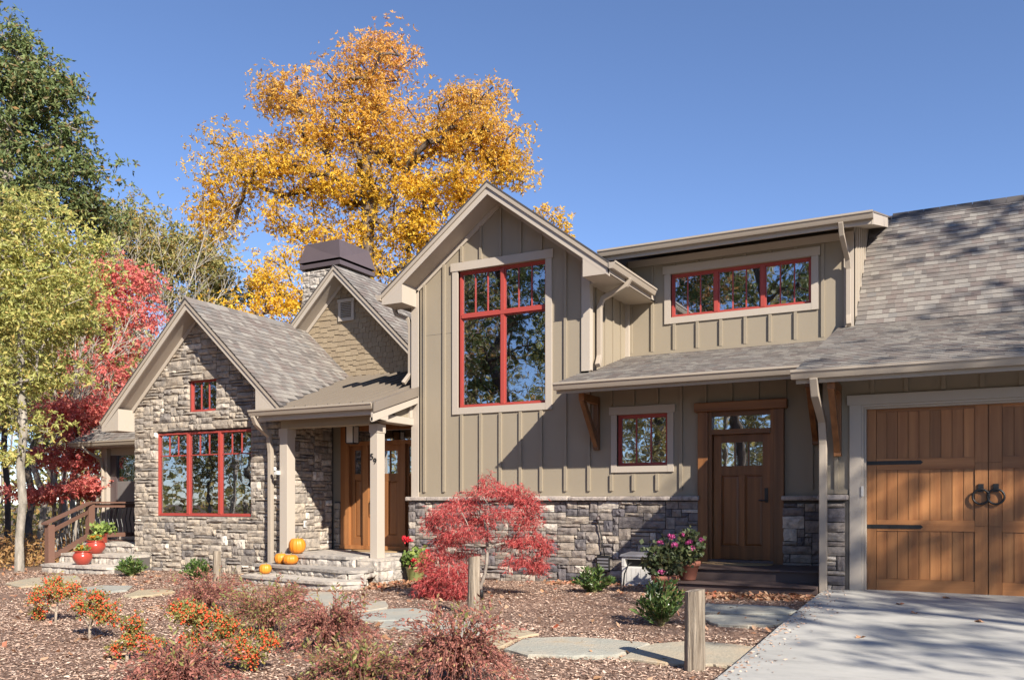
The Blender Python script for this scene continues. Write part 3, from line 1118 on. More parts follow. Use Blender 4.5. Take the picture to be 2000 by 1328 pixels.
# door wall and the front door with its side lights
part(wall_mesh('x', -12.25, -9.6, 0.2, lambda u: 3.3, 14.66, 0.12, [(-11.88, -9.98, 0.45, 3.0)]), 'wall', 'siding')
sw = part(MB().box(-12.1, -11.9, 14.63, 14.655, 0.4, 1.42), 'stone_wall', 'backing')
lay_stones(sw, ashlar(-12.1, -11.88, 0.4, 1.42, lambda a, b: True, 15, wmax=5), 'x', 14.62, 0.04, 'stone', 'porch_stone', 25)
fd = part(MB().box(-11.30, -11.16, 14.56, 14.72, 0.5, 2.66).box(-10.34, -10.22, 14.56, 14.72, 0.5, 2.66).box(-11.88, -11.66, 14.55, 14.72, 0.5, 3.0)
          .box(-10.02, -9.92, 14.55, 14.72, 0.5, 3.0).box(-11.66, -10.02, 14.55, 14.72, 2.9, 3.05).box(-11.66, -10.02, 14.555, 14.72, 2.6, 2.68)
          .box(-11.88, -9.92, 14.52, 14.72, 0.42, 0.5), 'front_door_frame', 'front_door_wood')


def panel_door(parent, u0, u1, z0, z1, v, glass_z, st, mat, bars=0, mid=True):
    """Stile-and-rail leaf with a pane on top and sunk boards below."""
    leaf = MB()
    leaf.box(u0, u0 + st, v, v + 0.045, z0, z1).box(u1 - st, u1, v, v + 0.045, z0, z1)
    leaf.box(u0 + st, u1 - st, v, v + 0.045, z1 - st, z1).box(u0 + st, u1 - st, v, v + 0.045, z0, z0 + st * 1.7)
    leaf.box(u0 + st, u1 - st, v, v + 0.045, glass_z - st * 1.2, glass_z)
    o = leaf.build('door_leaf', mat, parent)
    g = MB().box(u0 + st, u1 - st, v + 0.02, v + 0.026, glass_z, z1 - st)
    g.build('pane', 'window_glass', parent)
    MB().box(u0 + st, u1 - st, v + 0.3, v + 0.31, glass_z - 0.1, z1).build('room', 'dark_room', parent)
    for k in range(bars):
        x = u0 + st + (u1 - u0 - 2 * st) * (k + 1) / (bars + 1)
        MB().box(x - 0.013, x + 0.013, v + 0.004, v + 0.03, glass_z, z1 - st).build('muntin', mat, parent)
    a, b_ = u0 + st, u1 - st
    zz0, zz1 = z0 + st * 1.7, glass_z - st * 1.2
    if mid:
        m_ = (a + b_) / 2
        MB().box(m_ - st * 0.36, m_ + st * 0.36, v + 0.001, v + 0.044, zz0, zz1).build('door_stile', mat, parent)
        cells = ((a, m_ - st * 0.36), (m_ + st * 0.36, b_))
    else:
        cells = ((a, b_),)
    for (c0, c1) in cells:
        MB().box(c0, c1, v + 0.03, v + 0.042, zz0, zz1).build('door_panel', mat, parent)
        MB().hexa([(c0 + 0.01, v + 0.0295, zz0 + 0.01), (c1 - 0.01, v + 0.0295, zz0 + 0.01), (c1 - 0.01, v + 0.0295, zz1 - 0.01), (c0 + 0.01, v + 0.0295, zz1 - 0.01), (c0 + 0.04, v + 0.018, zz0 + 0.04), (c1 - 0.04, v + 0.018, zz0 + 0.04), (c1 - 0.04, v + 0.018, zz1 - 0.04), (c0 + 0.04, v + 0.018, zz1 - 0.04)]).build('door_panel', mat, parent)
    return o


panel_door(fd, -11.66, -11.30, 0.5, 2.6, 14.63, 2.0, 0.1, 'front_door_wood', 0, False)
panel_door(fd, -11.16, -10.34, 0.5, 2.6, 14.64, 2.0, 0.13, 'front_door_wood', 2, True)
panel_door(fd, -10.22, -10.02, 0.5, 2.6, 14.63, 2.0, 0.05, 'front_door_wood', 0, False)
MB().box(-11.66, -10.02, 14.64, 14.646, 2.68, 2.9).build('pane', 'window_glass', fd)
MB().box(-11.66, -10.02, 14.9, 14.91, 2.6, 2.95).build('room', 'dark_room', fd)
MB().box(-11.12, -11.06, 14.595, 14.64, 1.22, 1.52).box(-11.115, -11.065, 14.6, 14.64, 1.58, 1.68).tube([(-11.09, 14.6, 1.45), (-11.09, 14.54, 1.43), (-11.09, 14.54, 1.16), (-11.09, 14.6, 1.14)], 0.013, 8).build('door_handle', 'black_iron', fd)
lan = part(MB().box(-11.10, -10.90, 13.74, 13.94, 2.92, 2.955).box(-11.09, -10.91, 13.75, 13.93, 2.575, 2.595).tube([(-11.0, 13.84, 2.955), (-11.0, 13.84, 3.105)], 0.012, 6)
           .box(-11.1, -11.085, 13.74, 13.755, 2.595, 2.92).box(-10.915, -10.9, 13.74, 13.755, 2.595, 2.92).box(-11.1, -11.085, 13.925, 13.94, 2.595, 2.92).box(-10.915, -10.9, 13.925, 13.94, 2.595, 2.92), 'porch_lantern', 'black_iron')
MB().box(-11.084, -10.916, 13.756, 13.924, 2.596, 2.919).build('lantern_shade', 'lamp_glass', lan)

# ================= landing and front steps
def step_slab(name, pts, ztop, zbot, cap, parent_name):
    """A stone-faced platform: cap slab and faced riser stones along the open edges."""
    core = MB().prism([(x, y) for x, y in pts], 'z', zbot, ztop - cap)
    return core


def faced_step(pts, ztop, zbot, open_edges, seed, cap=0.05, over=0.03, mat='pale_stone'):
    r = random.Random(seed)
    core = part(MB().prism(pts, 'z', zbot, ztop - cap - 0.001), 'stone_step', 'backing')
    c = Vector((sum(p[0] for p in pts) / len(pts), sum(p[1] for p in pts) / len(pts)))
    # cap with a chipped outline
    ring = []
    for k in range(len(pts)):
        a, b_ = Vector(pts[k]), Vector(pts[(k + 1) % len(pts)])
        m_ = max(2, int((b_ - a).length / 0.16))
        e = (b_ - a).normalized()
        nrm = Vector((e.y, -e.x))
        if (a - c).dot(nrm) < 0:
            nrm = -nrm
        for q in range(m_):
            p = a.lerp(b_, q / m_)
            o = over + 0.045 + r.uniform(-0.015, 0.015) if k in open_edges else -0.002
            ring.append(tuple(p + nrm * o))
    MB().prism(ring, 'z', ztop - cap, ztop).build('tread', mat, core)
    for k in open_edges:
        a, b_ = Vector(pts[k]), Vector(pts[(k + 1) % len(pts)])
        e = (b_ - a).normalized()
        nrm = Vector((e.y, -e.x))
        if (a - c).dot(nrm) < 0:
            nrm = -nrm
        ang = math.atan2(nrm.x, -nrm.y)
        L = (b_ - a).length
        full = ztop - cap - zbot
        rows = max(1, round(full / 0.17))
        for row in range(rows):
            t = 0.0
            while t < L - 0.02:
                w = min(r.uniform(0.16, 0.40), L - t)
                if L - t - w < 0.1:
                    w = L - t
                h = full / rows
                p = a + e * (t + w / 2) + nrm * 0.01
                link('step_stone', r.choice(STONES[mat]), core, (p.x, p.y, zbot + h * (row + 0.5)), (0, 0, ang), (w - 0.012, 0.045, h - 0.01))
                t += w
    return core


faced_step([(-12.1, 12.86), (-11.3, 12.77), (-9.98, 12.66), (-9.98, 14.6), (-12.1, 14.6)], 0.40, 0.20, [0, 1], 1)
faced_step([(-12.3, 12.52), (-11.66, 12.42), (-9.62, 11.98), (-9.42, 12.18), (-9.60, 12.70), (-9.98, 12.72), (-12.3, 12.85)], 0.215, 0.055, [0, 1, 2, 3], 2)
faced_step([(-12.0, 11.90), (-11.7, 11.82), (-9.52, 11.45), (-9.18, 11.78), (-9.40, 12.2), (-9.62, 12.02), (-11.66, 12.46), (-12.0, 12.5)], 0.06, -0.16, [0, 1, 2, 3], 3)
faced_step([(-9.99, 12.74), (-9.52, 12.74), (-9.52, 13.93), (-9.99, 13.93)], 0.365, -0.2, [0, 1], 4, 0.04, 0.0)

# ================= tall board-and-batten gable
TV, TA, TZ, TM = 14.0, -7.69, 7.17, 0.75
ttop = lambda u: TZ - 0.215 - TM * abs(u - TA)
w_tall = (-8.60, -6.76, 3.19, 5.77)
w_entry = (-5.40, -4.50, 2.02, 2.90)
d_entry = (-3.80, -2.76, 0.42, 2.86)
wtop = lambda u: ttop(u) if u < -5.94 else 3.50
tholes = [w_tall, w_entry, d_entry]
twall = part(wall_mesh('x', -9.62, -1.82, 1.45, wtop, TV, 0.15, tholes, (TA, -5.94)), 'siding_wall', 'siding')
part(MB().box(-9.55, -6.05, TV - 0.004, TV + 0.01, 1.51, 1.60).box(-6.05, -3.98, TV - 0.0035, TV + 0.01, 1.51, 1.60), 'base_board', 'siding')
bu = [-9.36, -8.915, -8.52, -8.105, -7.687, -7.27, -6.85, -6.37]
cas = lambda h, c=0.135: (h[0] - c, h[1] + c, h[2] - c, h[3] + c + 0.03)
battens(twall, bu, TV, 1.60, lambda u: ttop(u) - 0.1, [cas(w_tall)])
battens(twall, [-5.92, -5.50, -5.10, -4.68, -4.27, -3.86, -3.44, -3.02, -2.60, -2.20], TV, 1.60, lambda u: 3.50, [cas(w_entry), (d_entry[0] - 0.16, d_entry[1] + 0.16, 0, 3.02)])
# thin butt joints between the sheets
for (a, b_, z) in ((-9.34, -8.93, 4.62), (-8.90, -8.74, 4.62), (-6.62, -6.40, 4.62), (-6.35, -6.08, 4.62)):
    MB().box(a, b_, TV - 0.0015, TV + 0.01, z, z + 0.006).build('sheet_joint', 'backing', twall)
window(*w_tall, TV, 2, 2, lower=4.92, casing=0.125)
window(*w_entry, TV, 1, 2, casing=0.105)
part(MB().box(-9.66, -9.50, TV - 0.03, TV + 0.1, 1.51, ttop(-9.58) - 0.02), 'corner_board', 'trim')
part(MB().box(-6.06, -5.90, TV - 0.03, TV + 0.005, 3.70, ttop(-5.95) - 0.02), 'corner_board', 'trim')
side = part(wall_mesh('y', 14.0, 15.9, 3.5, lambda a: ttop(-5.93) - 0.0, -5.93, 0.15), 'siding_wall', 'siding')
for v in (14.33, 14.74, 15.14, 15.54):
    MB().box(-5.932, -5.908, v - 0.028, v + 0.028, 3.7, ttop(-5.93) - 0.1).build('batten', 'siding', side)
part(MB().box(-5.932, -5.90, 14.006, 14.11, 3.72, ttop(-5.95) - 0.02), 'corner_board', 'trim')
part(MB().box(-5.93, -5.86, 15.80, 15.90, 4.2, ttop(-5.93) - 0.05), 'corner_board', 'trim')
part(MB().box(-9.62, -9.47, TV, 18.5, -0.2, 5.5), 'wall', 'siding')
troof = gable_roof(TA, TZ, TM, 2.33, 2.34, 13.5, TV, 19.5)
part(MB().prism([(-10.02, 5.19), (-9.55, 5.19), (-9.55, 5.56), (-10.02, 5.22)], 'y', 13.502, 13.99), 'eave_return', 'trim')
part(MB().prism([(-5.80, 5.36), (-5.36, 5.22), (-5.36, 5.21), (-5.80, 5.21)][::-1] if False else [(-5.83, 5.22), (-5.36, 5.22), (-5.36, 5.25), (-5.83, 5.58)], 'y', 13.502, 13.99), 'eave_return', 'trim')
part(MB().box(-5.93, -5.37, 13.99, 15.89, 5.22, 5.25), 'soffit', 'trim')
part(MB().box(-5.375, -5.345, 13.5, 15.6, 5.22, 5.40), 'fascia', 'trim')
gutter((-5.344, 13.46, 5.29), (-5.344, 15.62, 5.29), (1, 0))
gutter((-10.03, 13.46, 5.27), (-10.03, 16.0, 5.27), (-1, 0))
downspout([(-5.27, 14.28, 5.31), (-5.27, 14.28, 5.22), (-5.84, 14.28, 4.98), (-5.84, 14.28, 3.86), (-5.80, 14.1, 3.80)], 0.095)
downspout([(-10.1, 14.0, 5.27), (-10.08, 14.0, 5.12), (-9.73, 14.04, 4.98), (-9.73, 14.04, 3.78), (-9.80, 13.9, 3.72)], 0.085)

# stone wainscot
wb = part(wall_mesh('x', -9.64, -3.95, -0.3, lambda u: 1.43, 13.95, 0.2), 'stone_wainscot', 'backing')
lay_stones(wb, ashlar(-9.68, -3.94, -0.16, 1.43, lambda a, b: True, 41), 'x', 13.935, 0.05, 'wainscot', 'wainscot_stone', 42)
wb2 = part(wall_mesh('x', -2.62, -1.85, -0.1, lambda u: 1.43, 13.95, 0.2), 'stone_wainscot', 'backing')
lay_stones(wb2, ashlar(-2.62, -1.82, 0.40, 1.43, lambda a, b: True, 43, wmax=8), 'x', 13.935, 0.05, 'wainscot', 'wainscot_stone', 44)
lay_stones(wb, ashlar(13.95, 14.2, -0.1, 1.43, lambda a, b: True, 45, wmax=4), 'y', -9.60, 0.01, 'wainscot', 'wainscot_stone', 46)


def ledge(a0, a1, v0, v1, z0, z1, seed):
    r = random.Random(seed)
    x = a0
    while x < a1 - 0.02:
        w = min(r.uniform(0.45, 0.75), a1 - x)
        if a1 - x - w < 0.2:
            w = a1 - x
        part(MB().box(x, x + w - 0.006, v0 + r.uniform(-0.008, 0.008), v1, z0, z1 + r.uniform(-0.006, 0.004)), 'ledge_stone', 'ledge', bevel=0.018)
        x += w


ledge(-9.72, -3.93, 13.83, 13.998, 1.432, 1.508, 1)
ledge(-2.63, -1.85, 13.83, 13.998, 1.432, 1.508, 2)

# ================= side entry: door, steps, roof
cw = part(MB().box(-3.965, -3.80, 13.90, 14.12, 0.40, 2.87).box(-2.76, -2.60, 13.90, 14.12, 0.40, 2.87), 'side_door_frame', 'casing_wood', bevel=0.008)
MB().box(-4.02, -2.55, 13.87, 14.12, 2.871, 3.02).build('head_casing', 'casing_wood_flat', cw, bevel=0.012)
MB().box(-3.80, -3.745, 13.95, 14.1, 0.45, 2.87).box(-2.815, -2.76, 13.95, 14.1, 0.45, 2.87).build('door_jamb', 'casing_wood', cw)
MB().box(-3.745, -2.815, 13.94, 14.09, 2.50, 2.58).box(-3.745, -2.815, 13.97, 14.09, 2.80, 2.87).build('transom_bar', 'casing_wood_flat', cw)
MB().box(-3.745, -2.815, 14.03, 14.036, 2.58, 2.80).build('pane', 'window_glass', cw)
MB().box(-3.745, -2.815, 14.4, 14.41, 1.5, 2.87).build('room', 'dark_room', cw)
MB().box(-3.80, -2.76, 13.93, 14.1, 0.44, 0.478).build('threshold', 'bronze_metal', cw)
panel_door(cw, -3.735, -2.825, 0.485, 2.495, 14.03, 1.99, 0.125, 'door_wood', 2, True)
MB().box(-2.915, -2.865, 14.005, 14.03, 1.40, 1.63).tube([(-2.89, 14.02, 1.43), (-2.89, 13.965, 1.43), (-3.0, 13.96, 1.435)], 0.011, 8).build('door_handle', 'black_iron', cw)
st = part(MB().box(-3.78, -1.86, 12.80, 13.93, 0.0, 0.405).box(-3.78, -1.86, 12.26, 12.80, -0.1, 0.23), 'wooden_steps', 'deck_board')
for k in range(8):
    MB().box(-3.80, -1.86, 12.76 + k * 0.147, 12.76 + k * 0.147 + 0.141, 0.406, 0.43).build('deck_plank', 'deck_board', st)
for k in range(4):
    MB().box(-3.80, -1.86, 12.22 + k * 0.145, 12.22 + k * 0.145 + 0.139, 0.231, 0.255).build('deck_plank', 'deck_board', st)
eroof_z = lambda v: 3.38 + 0.295 * (v - 13.05)
er = MB()
pts = [(-6.1, 13.0), (-2.03, 13.0), (-2.03, 15.9), (-5.93, 15.9), (-5.93, 13.998), (-6.1, 13.998)]
for dz in (-0.03, 0.0):
    for (u, v) in pts:
        er.v.append((u, v, eroof_z(v) + dz))
n = len(pts)
er.f += [tuple(range(n - 1, -1, -1)), tuple(range(n, 2 * n))] + [(k, (k + 1) % n, n + (k + 1) % n, n + k) for k in range(n)]
eroof = part(er, 'roof', 'shingle_dark')
c2 = 1 / math.sqrt(1 + 0.295 ** 2)
L1, L2 = 1.0 / c2, 2.9 / c2
shingle_roof(eroof, (-6.1, 13.0, eroof_z(13.0)), (1, 0, 0), (0, c2, 0.295 * c2), [(0, 0), (4.07, 0), (4.07, L2), (0.17, L2), (0.17, L1), (0, L1)], 33)
part(MB().prism([(13.06, eroof_z(13.06) - 0.16), (13.997, eroof_z(14) - 0.16), (13.997, eroof_z(14) - 0.032), (13.06, eroof_z(13.06) - 0.032)], 'x', -6.08, -1.9), 'soffit', 'casing_wood_flat')
part(MB().prism([(13.05, eroof_z(13.05) - 0.17), (13.997, eroof_z(14) - 0.17), (13.997, eroof_z(14) - 0.034), (13.05, eroof_z(13.05) - 0.034)], 'x', -6.10, -6.081), 'rake_board', 'trim')
part(MB().box(-6.1, -1.9, 13.03, 13.055, 3.20, 3.37), 'fascia', 'gutter_paint')
gutter((-6.12, 13.028, 3.255), (-2.05, 13.028, 3.255), (0, -1))


def bracket(u, v, zb, zt, reach, w=0.095):
    b_ = part(MB().box(u - w / 2, u + w / 2, v - 0.10, v - 0.001, zb, zt), 'roof_bracket', 'casing_wood', bevel=0.006)
    MB().box(u - w / 2, u + w / 2, v - reach, v - 0.101, zt - 0.12, zt).build('bracket_arm', 'casing_wood', b_)
    d = MB()
    x0, x1 = u - w * 0.42, u + w * 0.42
    d.prism([(v - 0.102, zb + 0.05), (v - 0.102, zb + 0.24), (v - reach + 0.12, zt - 0.122), (v - reach + 0.0, zt - 0.122)], 'x', x0, x1)
    d.build('bracket_brace', 'casing_wood', b_)


bracket(-5.76, 14.0, 2.31, 3.22, 0.72)
bracket(-2.13, 14.0, 2.29, 3.22, 0.72)

# ================= dormer
DV = 15.9
w_dorm = (-5.05, -2.50, 4.90, 5.72)
dtop = lambda u: 6.06
dwall = part(wall_mesh('x', -5.95, -1.80, 4.0, dtop, DV, 0.15, [w_dorm]), 'siding_wall', 'siding')
battens(dwall, [-5.84, -5.41, -4.978, -4.535, -4.095, -3.649, -3.207, -2.768, -2.31], DV, 4.28, lambda u: 5.92, [cas(w_dorm, 0.13)])
part(MB().box(-5.86, -1.98, DV - 0.028, DV - 0.002, 4.19, 4.28), 'base_board', 'siding')
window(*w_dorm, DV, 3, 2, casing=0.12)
part(MB().box(-1.96, -1.80, DV - 0.03, DV + 0.03, 4.22, 6.0), 'corner_board', 'trim')
dz_ = lambda v: 6.17 + 0.262 * (v - 15.28)
cheek = part(MB().prism([(15.932, 4.43), (15.932, 6.2), (18.4, dz_(18.4) - 0.1), (18.5, 6.9)], 'x', -1.95, -1.80), 'dormer_cheek', 'siding')
for v in (16.15, 16.5, 16.85, 17.2, 17.55):
    MB().box(-1.80, -1.778, v - 0.025, v + 0.025, 4.45 + 0.95 * (v - 15.95), dz_(v) - 0.2).build('batten', 'trim', cheek)
part(MB().prism([(15.26, dz_(15.26) - 0.03), (18.75, dz_(18.75) - 0.03), (18.75, dz_(18.75)), (15.26, dz_(15.26))], 'x', -6.3, -1.42), 'roof', 'shingle')
part(MB().prism([(15.30, dz_(15.30) - 0.2), (18.6, dz_(18.6) - 0.2), (18.6, dz_(18.6) - 0.031), (15.30, dz_(15.30) - 0.031)], 'x', -6.2, -1.46), 'soffit', 'trim')
part(MB().prism([(15.27, dz_(15.27) - 0.22), (18.0, dz_(18.0) - 0.22), (18.0, dz_(18.0) - 0.032), (15.27, dz_(15.27) - 0.032)], 'x', -1.458, -1.43), 'rake_board', 'trim')
part(MB().box(-6.2, -1.46, 15.275, 15.298, 5.96, 6.15), 'fascia', 'trim')
part(MB().box(-5.9, -1.81, DV - 0.028, DV - 0.002, 5.93, 6.06), 'frieze_board', 'trim')
gutter((-6.25, 15.273, 6.035), (-1.43, 15.273, 6.035), (0, -1))
downspout([(-1.93, 15.21, 6.04), (-1.93, 15.22, 5.90), (-1.88, 15.82, 5.52), (-1.88, 15.82, 4.48), (-1.86, 15.7, 4.42)], 0.09)

# ================= garage wing
GV = 12.6
gd = (-1.30, 1.66, 0.10, 2.70)
gz = lambda v: 3.14 + 0.313 * (v - 11.8)
gwall = part(wall_mesh('x', -1.83, 3.2, 0.05, lambda u: 3.30, GV, 0.15, [gd]), 'siding_wall', 'siding')
battens(gwall, [-1.65], GV, 1.52, lambda u: 3.28, [])
battens(gwall, [-1.19, -0.778, -0.334, 0.11, 0.54, 0.97, 1.4], GV, 2.87, lambda u: 3.28, [])
part(MB().box(-1.82, -1.50, GV - 0.026, GV - 0.001, 1.515, 1.58), 'base_board', 'siding')
part(wall_mesh('y', 12.76, 13.94, 0.0, lambda a: 3.30, -1.70, 0.13), 'wall', 'siding')
part(wall_mesh('y', 12.76, 21, 0.0, lambda a: 3.3, 3.2, 0.13), 'wall', 'siding')
gp = part(wall_mesh('x', -1.84, -1.49, 0.0, lambda u: 1.43, 12.55, 0.049), 'stone_wainscot', 'backing')
lay_stones(gp, ashlar(-1.86, -1.48, 0.14, 1.43, lambda a, b: True, 47, wmax=6), 'x', 12.535, 0.05, 'wainscot', 'wainscot_stone', 48)
ledge(-1.88, -1.485, 12.44, 12.598, 1.432, 1.508, 3)
part(MB().box(-1.478, -1.33, GV - 0.045, GV + 0.08, 0.17, 2.719), 'garage_casing', 'trim')
part(MB().box(1.69, 1.84, GV - 0.045, GV + 0.08, 0.17, 2.719), 'garage_casing', 'trim')
part(MB().box(-1.51, 1.87, GV - 0.06, GV + 0.08, 2.72, 2.85), 'head_casing', 'trim')
for (a, w, dv) in ((0.0, 0.03, 0.0), (0.03, 0.025, 0.045)):
    part(MB().box(-1.329 + a, -1.33 + a + w, GV - 0.03 + dv, GV + 0.13, 0.19, 2.719 - a).box(1.69 - a - w, 1.689 - a, GV - 0.03 + dv, GV + 0.13, 0.19, 2.719 - a)
         .box(-1.329 + a + w, 1.689 - a - w, GV - 0.028 + dv, GV + 0.13, 2.719 - a - w, 2.7185 - a), 'door_stop', 'trim')
part(MB().box(-1.335, -1.30, GV - 0.06, GV - 0.046, 1.48, 1.62), 'keypad', 'white_plastic', bevel=0.006)
DVV = 12.72
gdoor = part(MB().box(-1.285, 1.645, DVV + 0.04, DVV + 0.08, 0.2, 2.68), 'garage_door', 'garage_wood')
rails = [(0.205, 0.375), (1.02, 1.165), (1.84, 1.99), (2.62, 2.68)]
for (sgn, c) in ((1, -1.275), (-1, 1.635)):
    x = lambda d: c + sgn * d
    for (d0, d1) in ((0.0, 0.12), (1.30, 1.452)):
        a, b_ = sorted((x(d0), x(d1)))
        for (z0, z1) in ((0.205, 1.09), (1.094, 1.914), (1.918, 2.68)):
            MB().box(a + 0.003, b_ - 0.003, DVV, DVV + 0.039, z0, z1).build('door_stile', 'garage_wood', gdoor)
    for (z0, z1) in rails:
        a, b_ = sorted((x(0.12), x(1.30)))
        MB().box(a + 0.001, b_ - 0.001, DVV + 0.002, DVV + 0.039, z0, z1).build('door_rail', 'garage_wood_rail', gdoor)
    for (z0, z1) in ((0.375, 1.02), (1.165, 1.84), (1.99, 2.62)):
        np_ = 9
        for k in range(np_):
            a, b_ = sorted((x(0.12 + 1.18 * k / np_), x(0.12 + 1.18 * (k + 1) / np_)))
            MB().box(a + 0.0035, b_ - 0.0035, DVV + 0.014, DVV + 0.036, z0 + 0.001, z1 - 0.001).build('plank', 'garage_wood', gdoor)
    for zc in (1.935, 1.075):
        a, b_ = sorted((x(0.0), x(0.66)))
        h = MB().box(a, b_, DVV - 0.008, DVV - 0.001, zc - 0.026, zc + 0.026)
        e = x(0.66)
        h.prism([(e, zc - 0.03), (e + sgn * 0.035, zc), (e, zc + 0.03), (e - sgn * 0.01, zc)], 'y', DVV - 0.009, DVV - 0.001)
        for q in (0.08, 0.3, 0.55):
            h.box(x(q) - 0.012, x(q) + 0.012, DVV - 0.016, DVV - 0.007, zc - 0.012, zc + 0.012)
        h.build('strap_hinge', 'black_iron', gdoor)
    xr = x(1.37)
    ring = [(xr + 0.095 * math.cos(t * math.pi / 12), DVV - 0.03, 1.475 + 0.095 * math.sin(t * math.pi / 12)) for t in range(25)]
    MB().tube(ring, 0.014, 8).box(xr - 0.032, xr + 0.032, DVV - 0.02, DVV - 0.001, 1.535, 1.64).build('ring_handle', 'black_iron', gdoor)
# roofs of the garage wing
part_roof = MB().prism([(11.76, gz(11.76) - 0.03), (15.96, gz(15.96) - 0.03), (15.96, gz(15.96)), (11.76, gz(11.76))], 'x', -2.05, 3.4)
groof = part(part_roof, 'roof', 'shingle_dark')
c3 = 1 / math.sqrt(1 + 0.313 ** 2)
shingle_roof(groof, (-2.05, 11.76, gz(11.76)), (1, 0, 0), (0, c3, 0.313 * c3), [(0, 0), (5.45, 0), (5.45, 4.2 / c3), (0, 4.2 / c3)], 34)
sz = lambda v: 4.44 + 0.95 * (v - 15.95)
c4 = 1 / math.sqrt(1 + 0.95 ** 2)
sroof = part(MB().prism([(15.95, sz(15.95) - 0.035), (18.75, sz(18.75) - 0.035), (18.75, sz(18.75)), (15.95, sz(15.95))], 'x', -1.79, 3.4), 'roof', 'shingle_dark')
shingle_roof(sroof, (-1.79, 15.95, sz(15.95)), (1, 0, 0), (0, c4, 0.95 * c4), [(0, 0), (5.19, 0), (5.19, 2.79 / c4), (0, 2.79 / c4)], 35)
part(MB().prism([(18.75, 7.06), (24, 2.6), (24, 2.64), (18.75, 7.1)], 'x', -9.6, 3.4), 'roof', 'shingle_dark')
rc = MB()
for k in range(18):
    x = -1.4 + k * 0.28
    rc.prism([(18.60, sz(18.75) - 0.12), (18.75, sz(18.75) + 0.04), (18.9, sz(18.75) - 0.12), (18.75, sz(18.75) + 0.015)], 'x', x, x + 0.275)
part(rc, 'ridge_cap', 'shingle_dark')
part(MB().prism([(11.83, gz(11.83) - 0.16), (12.598, gz(12.6) - 0.16), (12.598, gz(12.6) - 0.032), (11.83, gz(11.83) - 0.032)], 'x', -2.03, 3.38), 'soffit', 'casing_wood_flat')
part(MB().prism([(11.82, gz(11.82) - 0.17), (15.2, gz(15.2) - 0.17), (15.2, gz(15.2) - 0.034), (11.82, gz(11.82) - 0.034)], 'x', -2.05, -2.031), 'rake_board', 'trim')
part(MB().box(-2.05, 3.4, 11.80, 11.825, 2.955, 3.12), 'fascia', 'gutter_paint')
gutter((-2.10, 11.797, 3.01), (3.4, 11.797, 3.01), (0, -1))
downspout([(-1.82, 11.74, 3.02), (-1.82, 11.76, 2.86), (-1.80, 12.42, 2.47), (-1.80, 12.42, 0.16)], 0.11)
part(MB().box(-1.87, -1.73, 12.36, 12.49, 0.06, 0.16), 'drain_inlet', 'black_iron', bevel=0.01)
bracket(-1.63, 12.6, 2.03, 3.0, 0.7)
# closed back of the house
part(MB().box(-16.6, 3.2, 21.0, 21.15, -0.3, 3.2), 'wall', 'siding')

# ================= screened porch at the far left
srz = lambda v: 2.97 + 0.66 * (v - 14.42)
sr = part(MB().prism([(14.38, srz(14.38) - 0.03), (16.4, srz(16.4) - 0.03), (16.4, srz(16.4)), (14.38, srz(14.38))], 'x', -20.6, -16.64), 'roof', 'shingle_dark')
c5 = 1 / math.sqrt(1 + 0.66 ** 2)
shingle_roof(sr, (-20.6, 14.38, srz(14.38)), (1, 0, 0), (0, c5, 0.66 * c5), [(0, 0), (3.95, 0), (3.95, 2.0 / c5), (0, 2.0 / c5)], 36)
part(MB().prism([(14.44, 2.80), (16.4, 2.80), (16.4, srz(16.4) - 0.032), (14.44, srz(14.44) - 0.032)], 'x', -20.58, -16.65), 'soffit', 'trim')
gutter((-20.62, 14.44, 2.83), (-16.64, 14.44, 2.83), (0, -1))
part(MB().box(-20.08, -19.86, 14.9, 15.12, 0.45, 2.80), 'porch_post', 'trim', bevel=0.006)
part(MB().box(-19.85, -16.63, 15.02, 15.10, 0.45, 0.62).box(-19.85, -16.63, 15.02, 15.10, 2.62, 2.80), 'porch_beam', 'trim')
part(MB().box(-19.85, -19.62, 15.0, 15.14, 0.62, 2.62), 'screen_frame', 'bronze_metal')
part(MB().box(-18.3, -18.2, 15.0, 15.14, 0.62, 2.62), 'screen_frame', 'bronze_metal')
scr = part(MB().box(-19.62, -16.65, 15.04, 15.07, 0.62, 1.95), 'porch_screen', 'screen_grey')
MB().box(-19.62, -16.65, 15.045, 15.05, 1.95, 2.62).build('pane', 'window_glass', scr)
part(MB().box(-20.1, -16.65, 15.9, 16.0, 0.3, 3.5), 'wall', 'screen_grey')
downspout([(-20.1, 14.38, 2.84), (-20.08, 14.42, 2.74), (-19.97, 14.86, 2.5), (-19.97, 14.86, 0.3)], 0.08)
deck = part(MB().box(-20.1, -16.65, 14.2, 16, -0.3, 0.44), 'porch_deck', 'rail_brown')
faced_step([(-18.1, 12.0), (-15.75, 12.0), (-15.75, 12.6), (-18.1, 12.6)], 0.05, -0.22, [0, 3], 51)
faced_step([(-18.42, 12.62), (-16.0, 12.62), (-16.0, 13.08), (-16.62, 13.3), (-18.42, 13.3)], 0.25, -0.2, [0, 4], 52)
faced_step([(-18.85, 13.32), (-16.64, 13.32), (-16.64, 14.19), (-18.85, 14.19)], 0.45, -0.2, [0, 3], 53)
railing = part(MB().box(-18.37, -18.22, 12.2, 12.35, 0.0, 0.90), 'stair_railing', 'rail_brown', bevel=0.005)
MB().box(-18.66, -18.51, 13.42, 13.57, 0.1, 1.36).build('newel_post', 'rail_brown', railing, bevel=0.005)
MB().hexa([(-18.40, 12.14, 0.90), (-18.19, 12.14, 0.90), (-18.48, 13.5, 1.38), (-18.69, 13.5, 1.38), (-18.40, 12.14, 0.94), (-18.19, 12.14, 0.94), (-18.48, 13.5, 1.42), (-18.69, 13.5, 1.42)]).build('handrail', 'rail_brown', railing)
MB().box(-18.69, -18.48, 13.501, 15.0, 1.38, 1.42).build('handrail', 'rail_brown', railing)
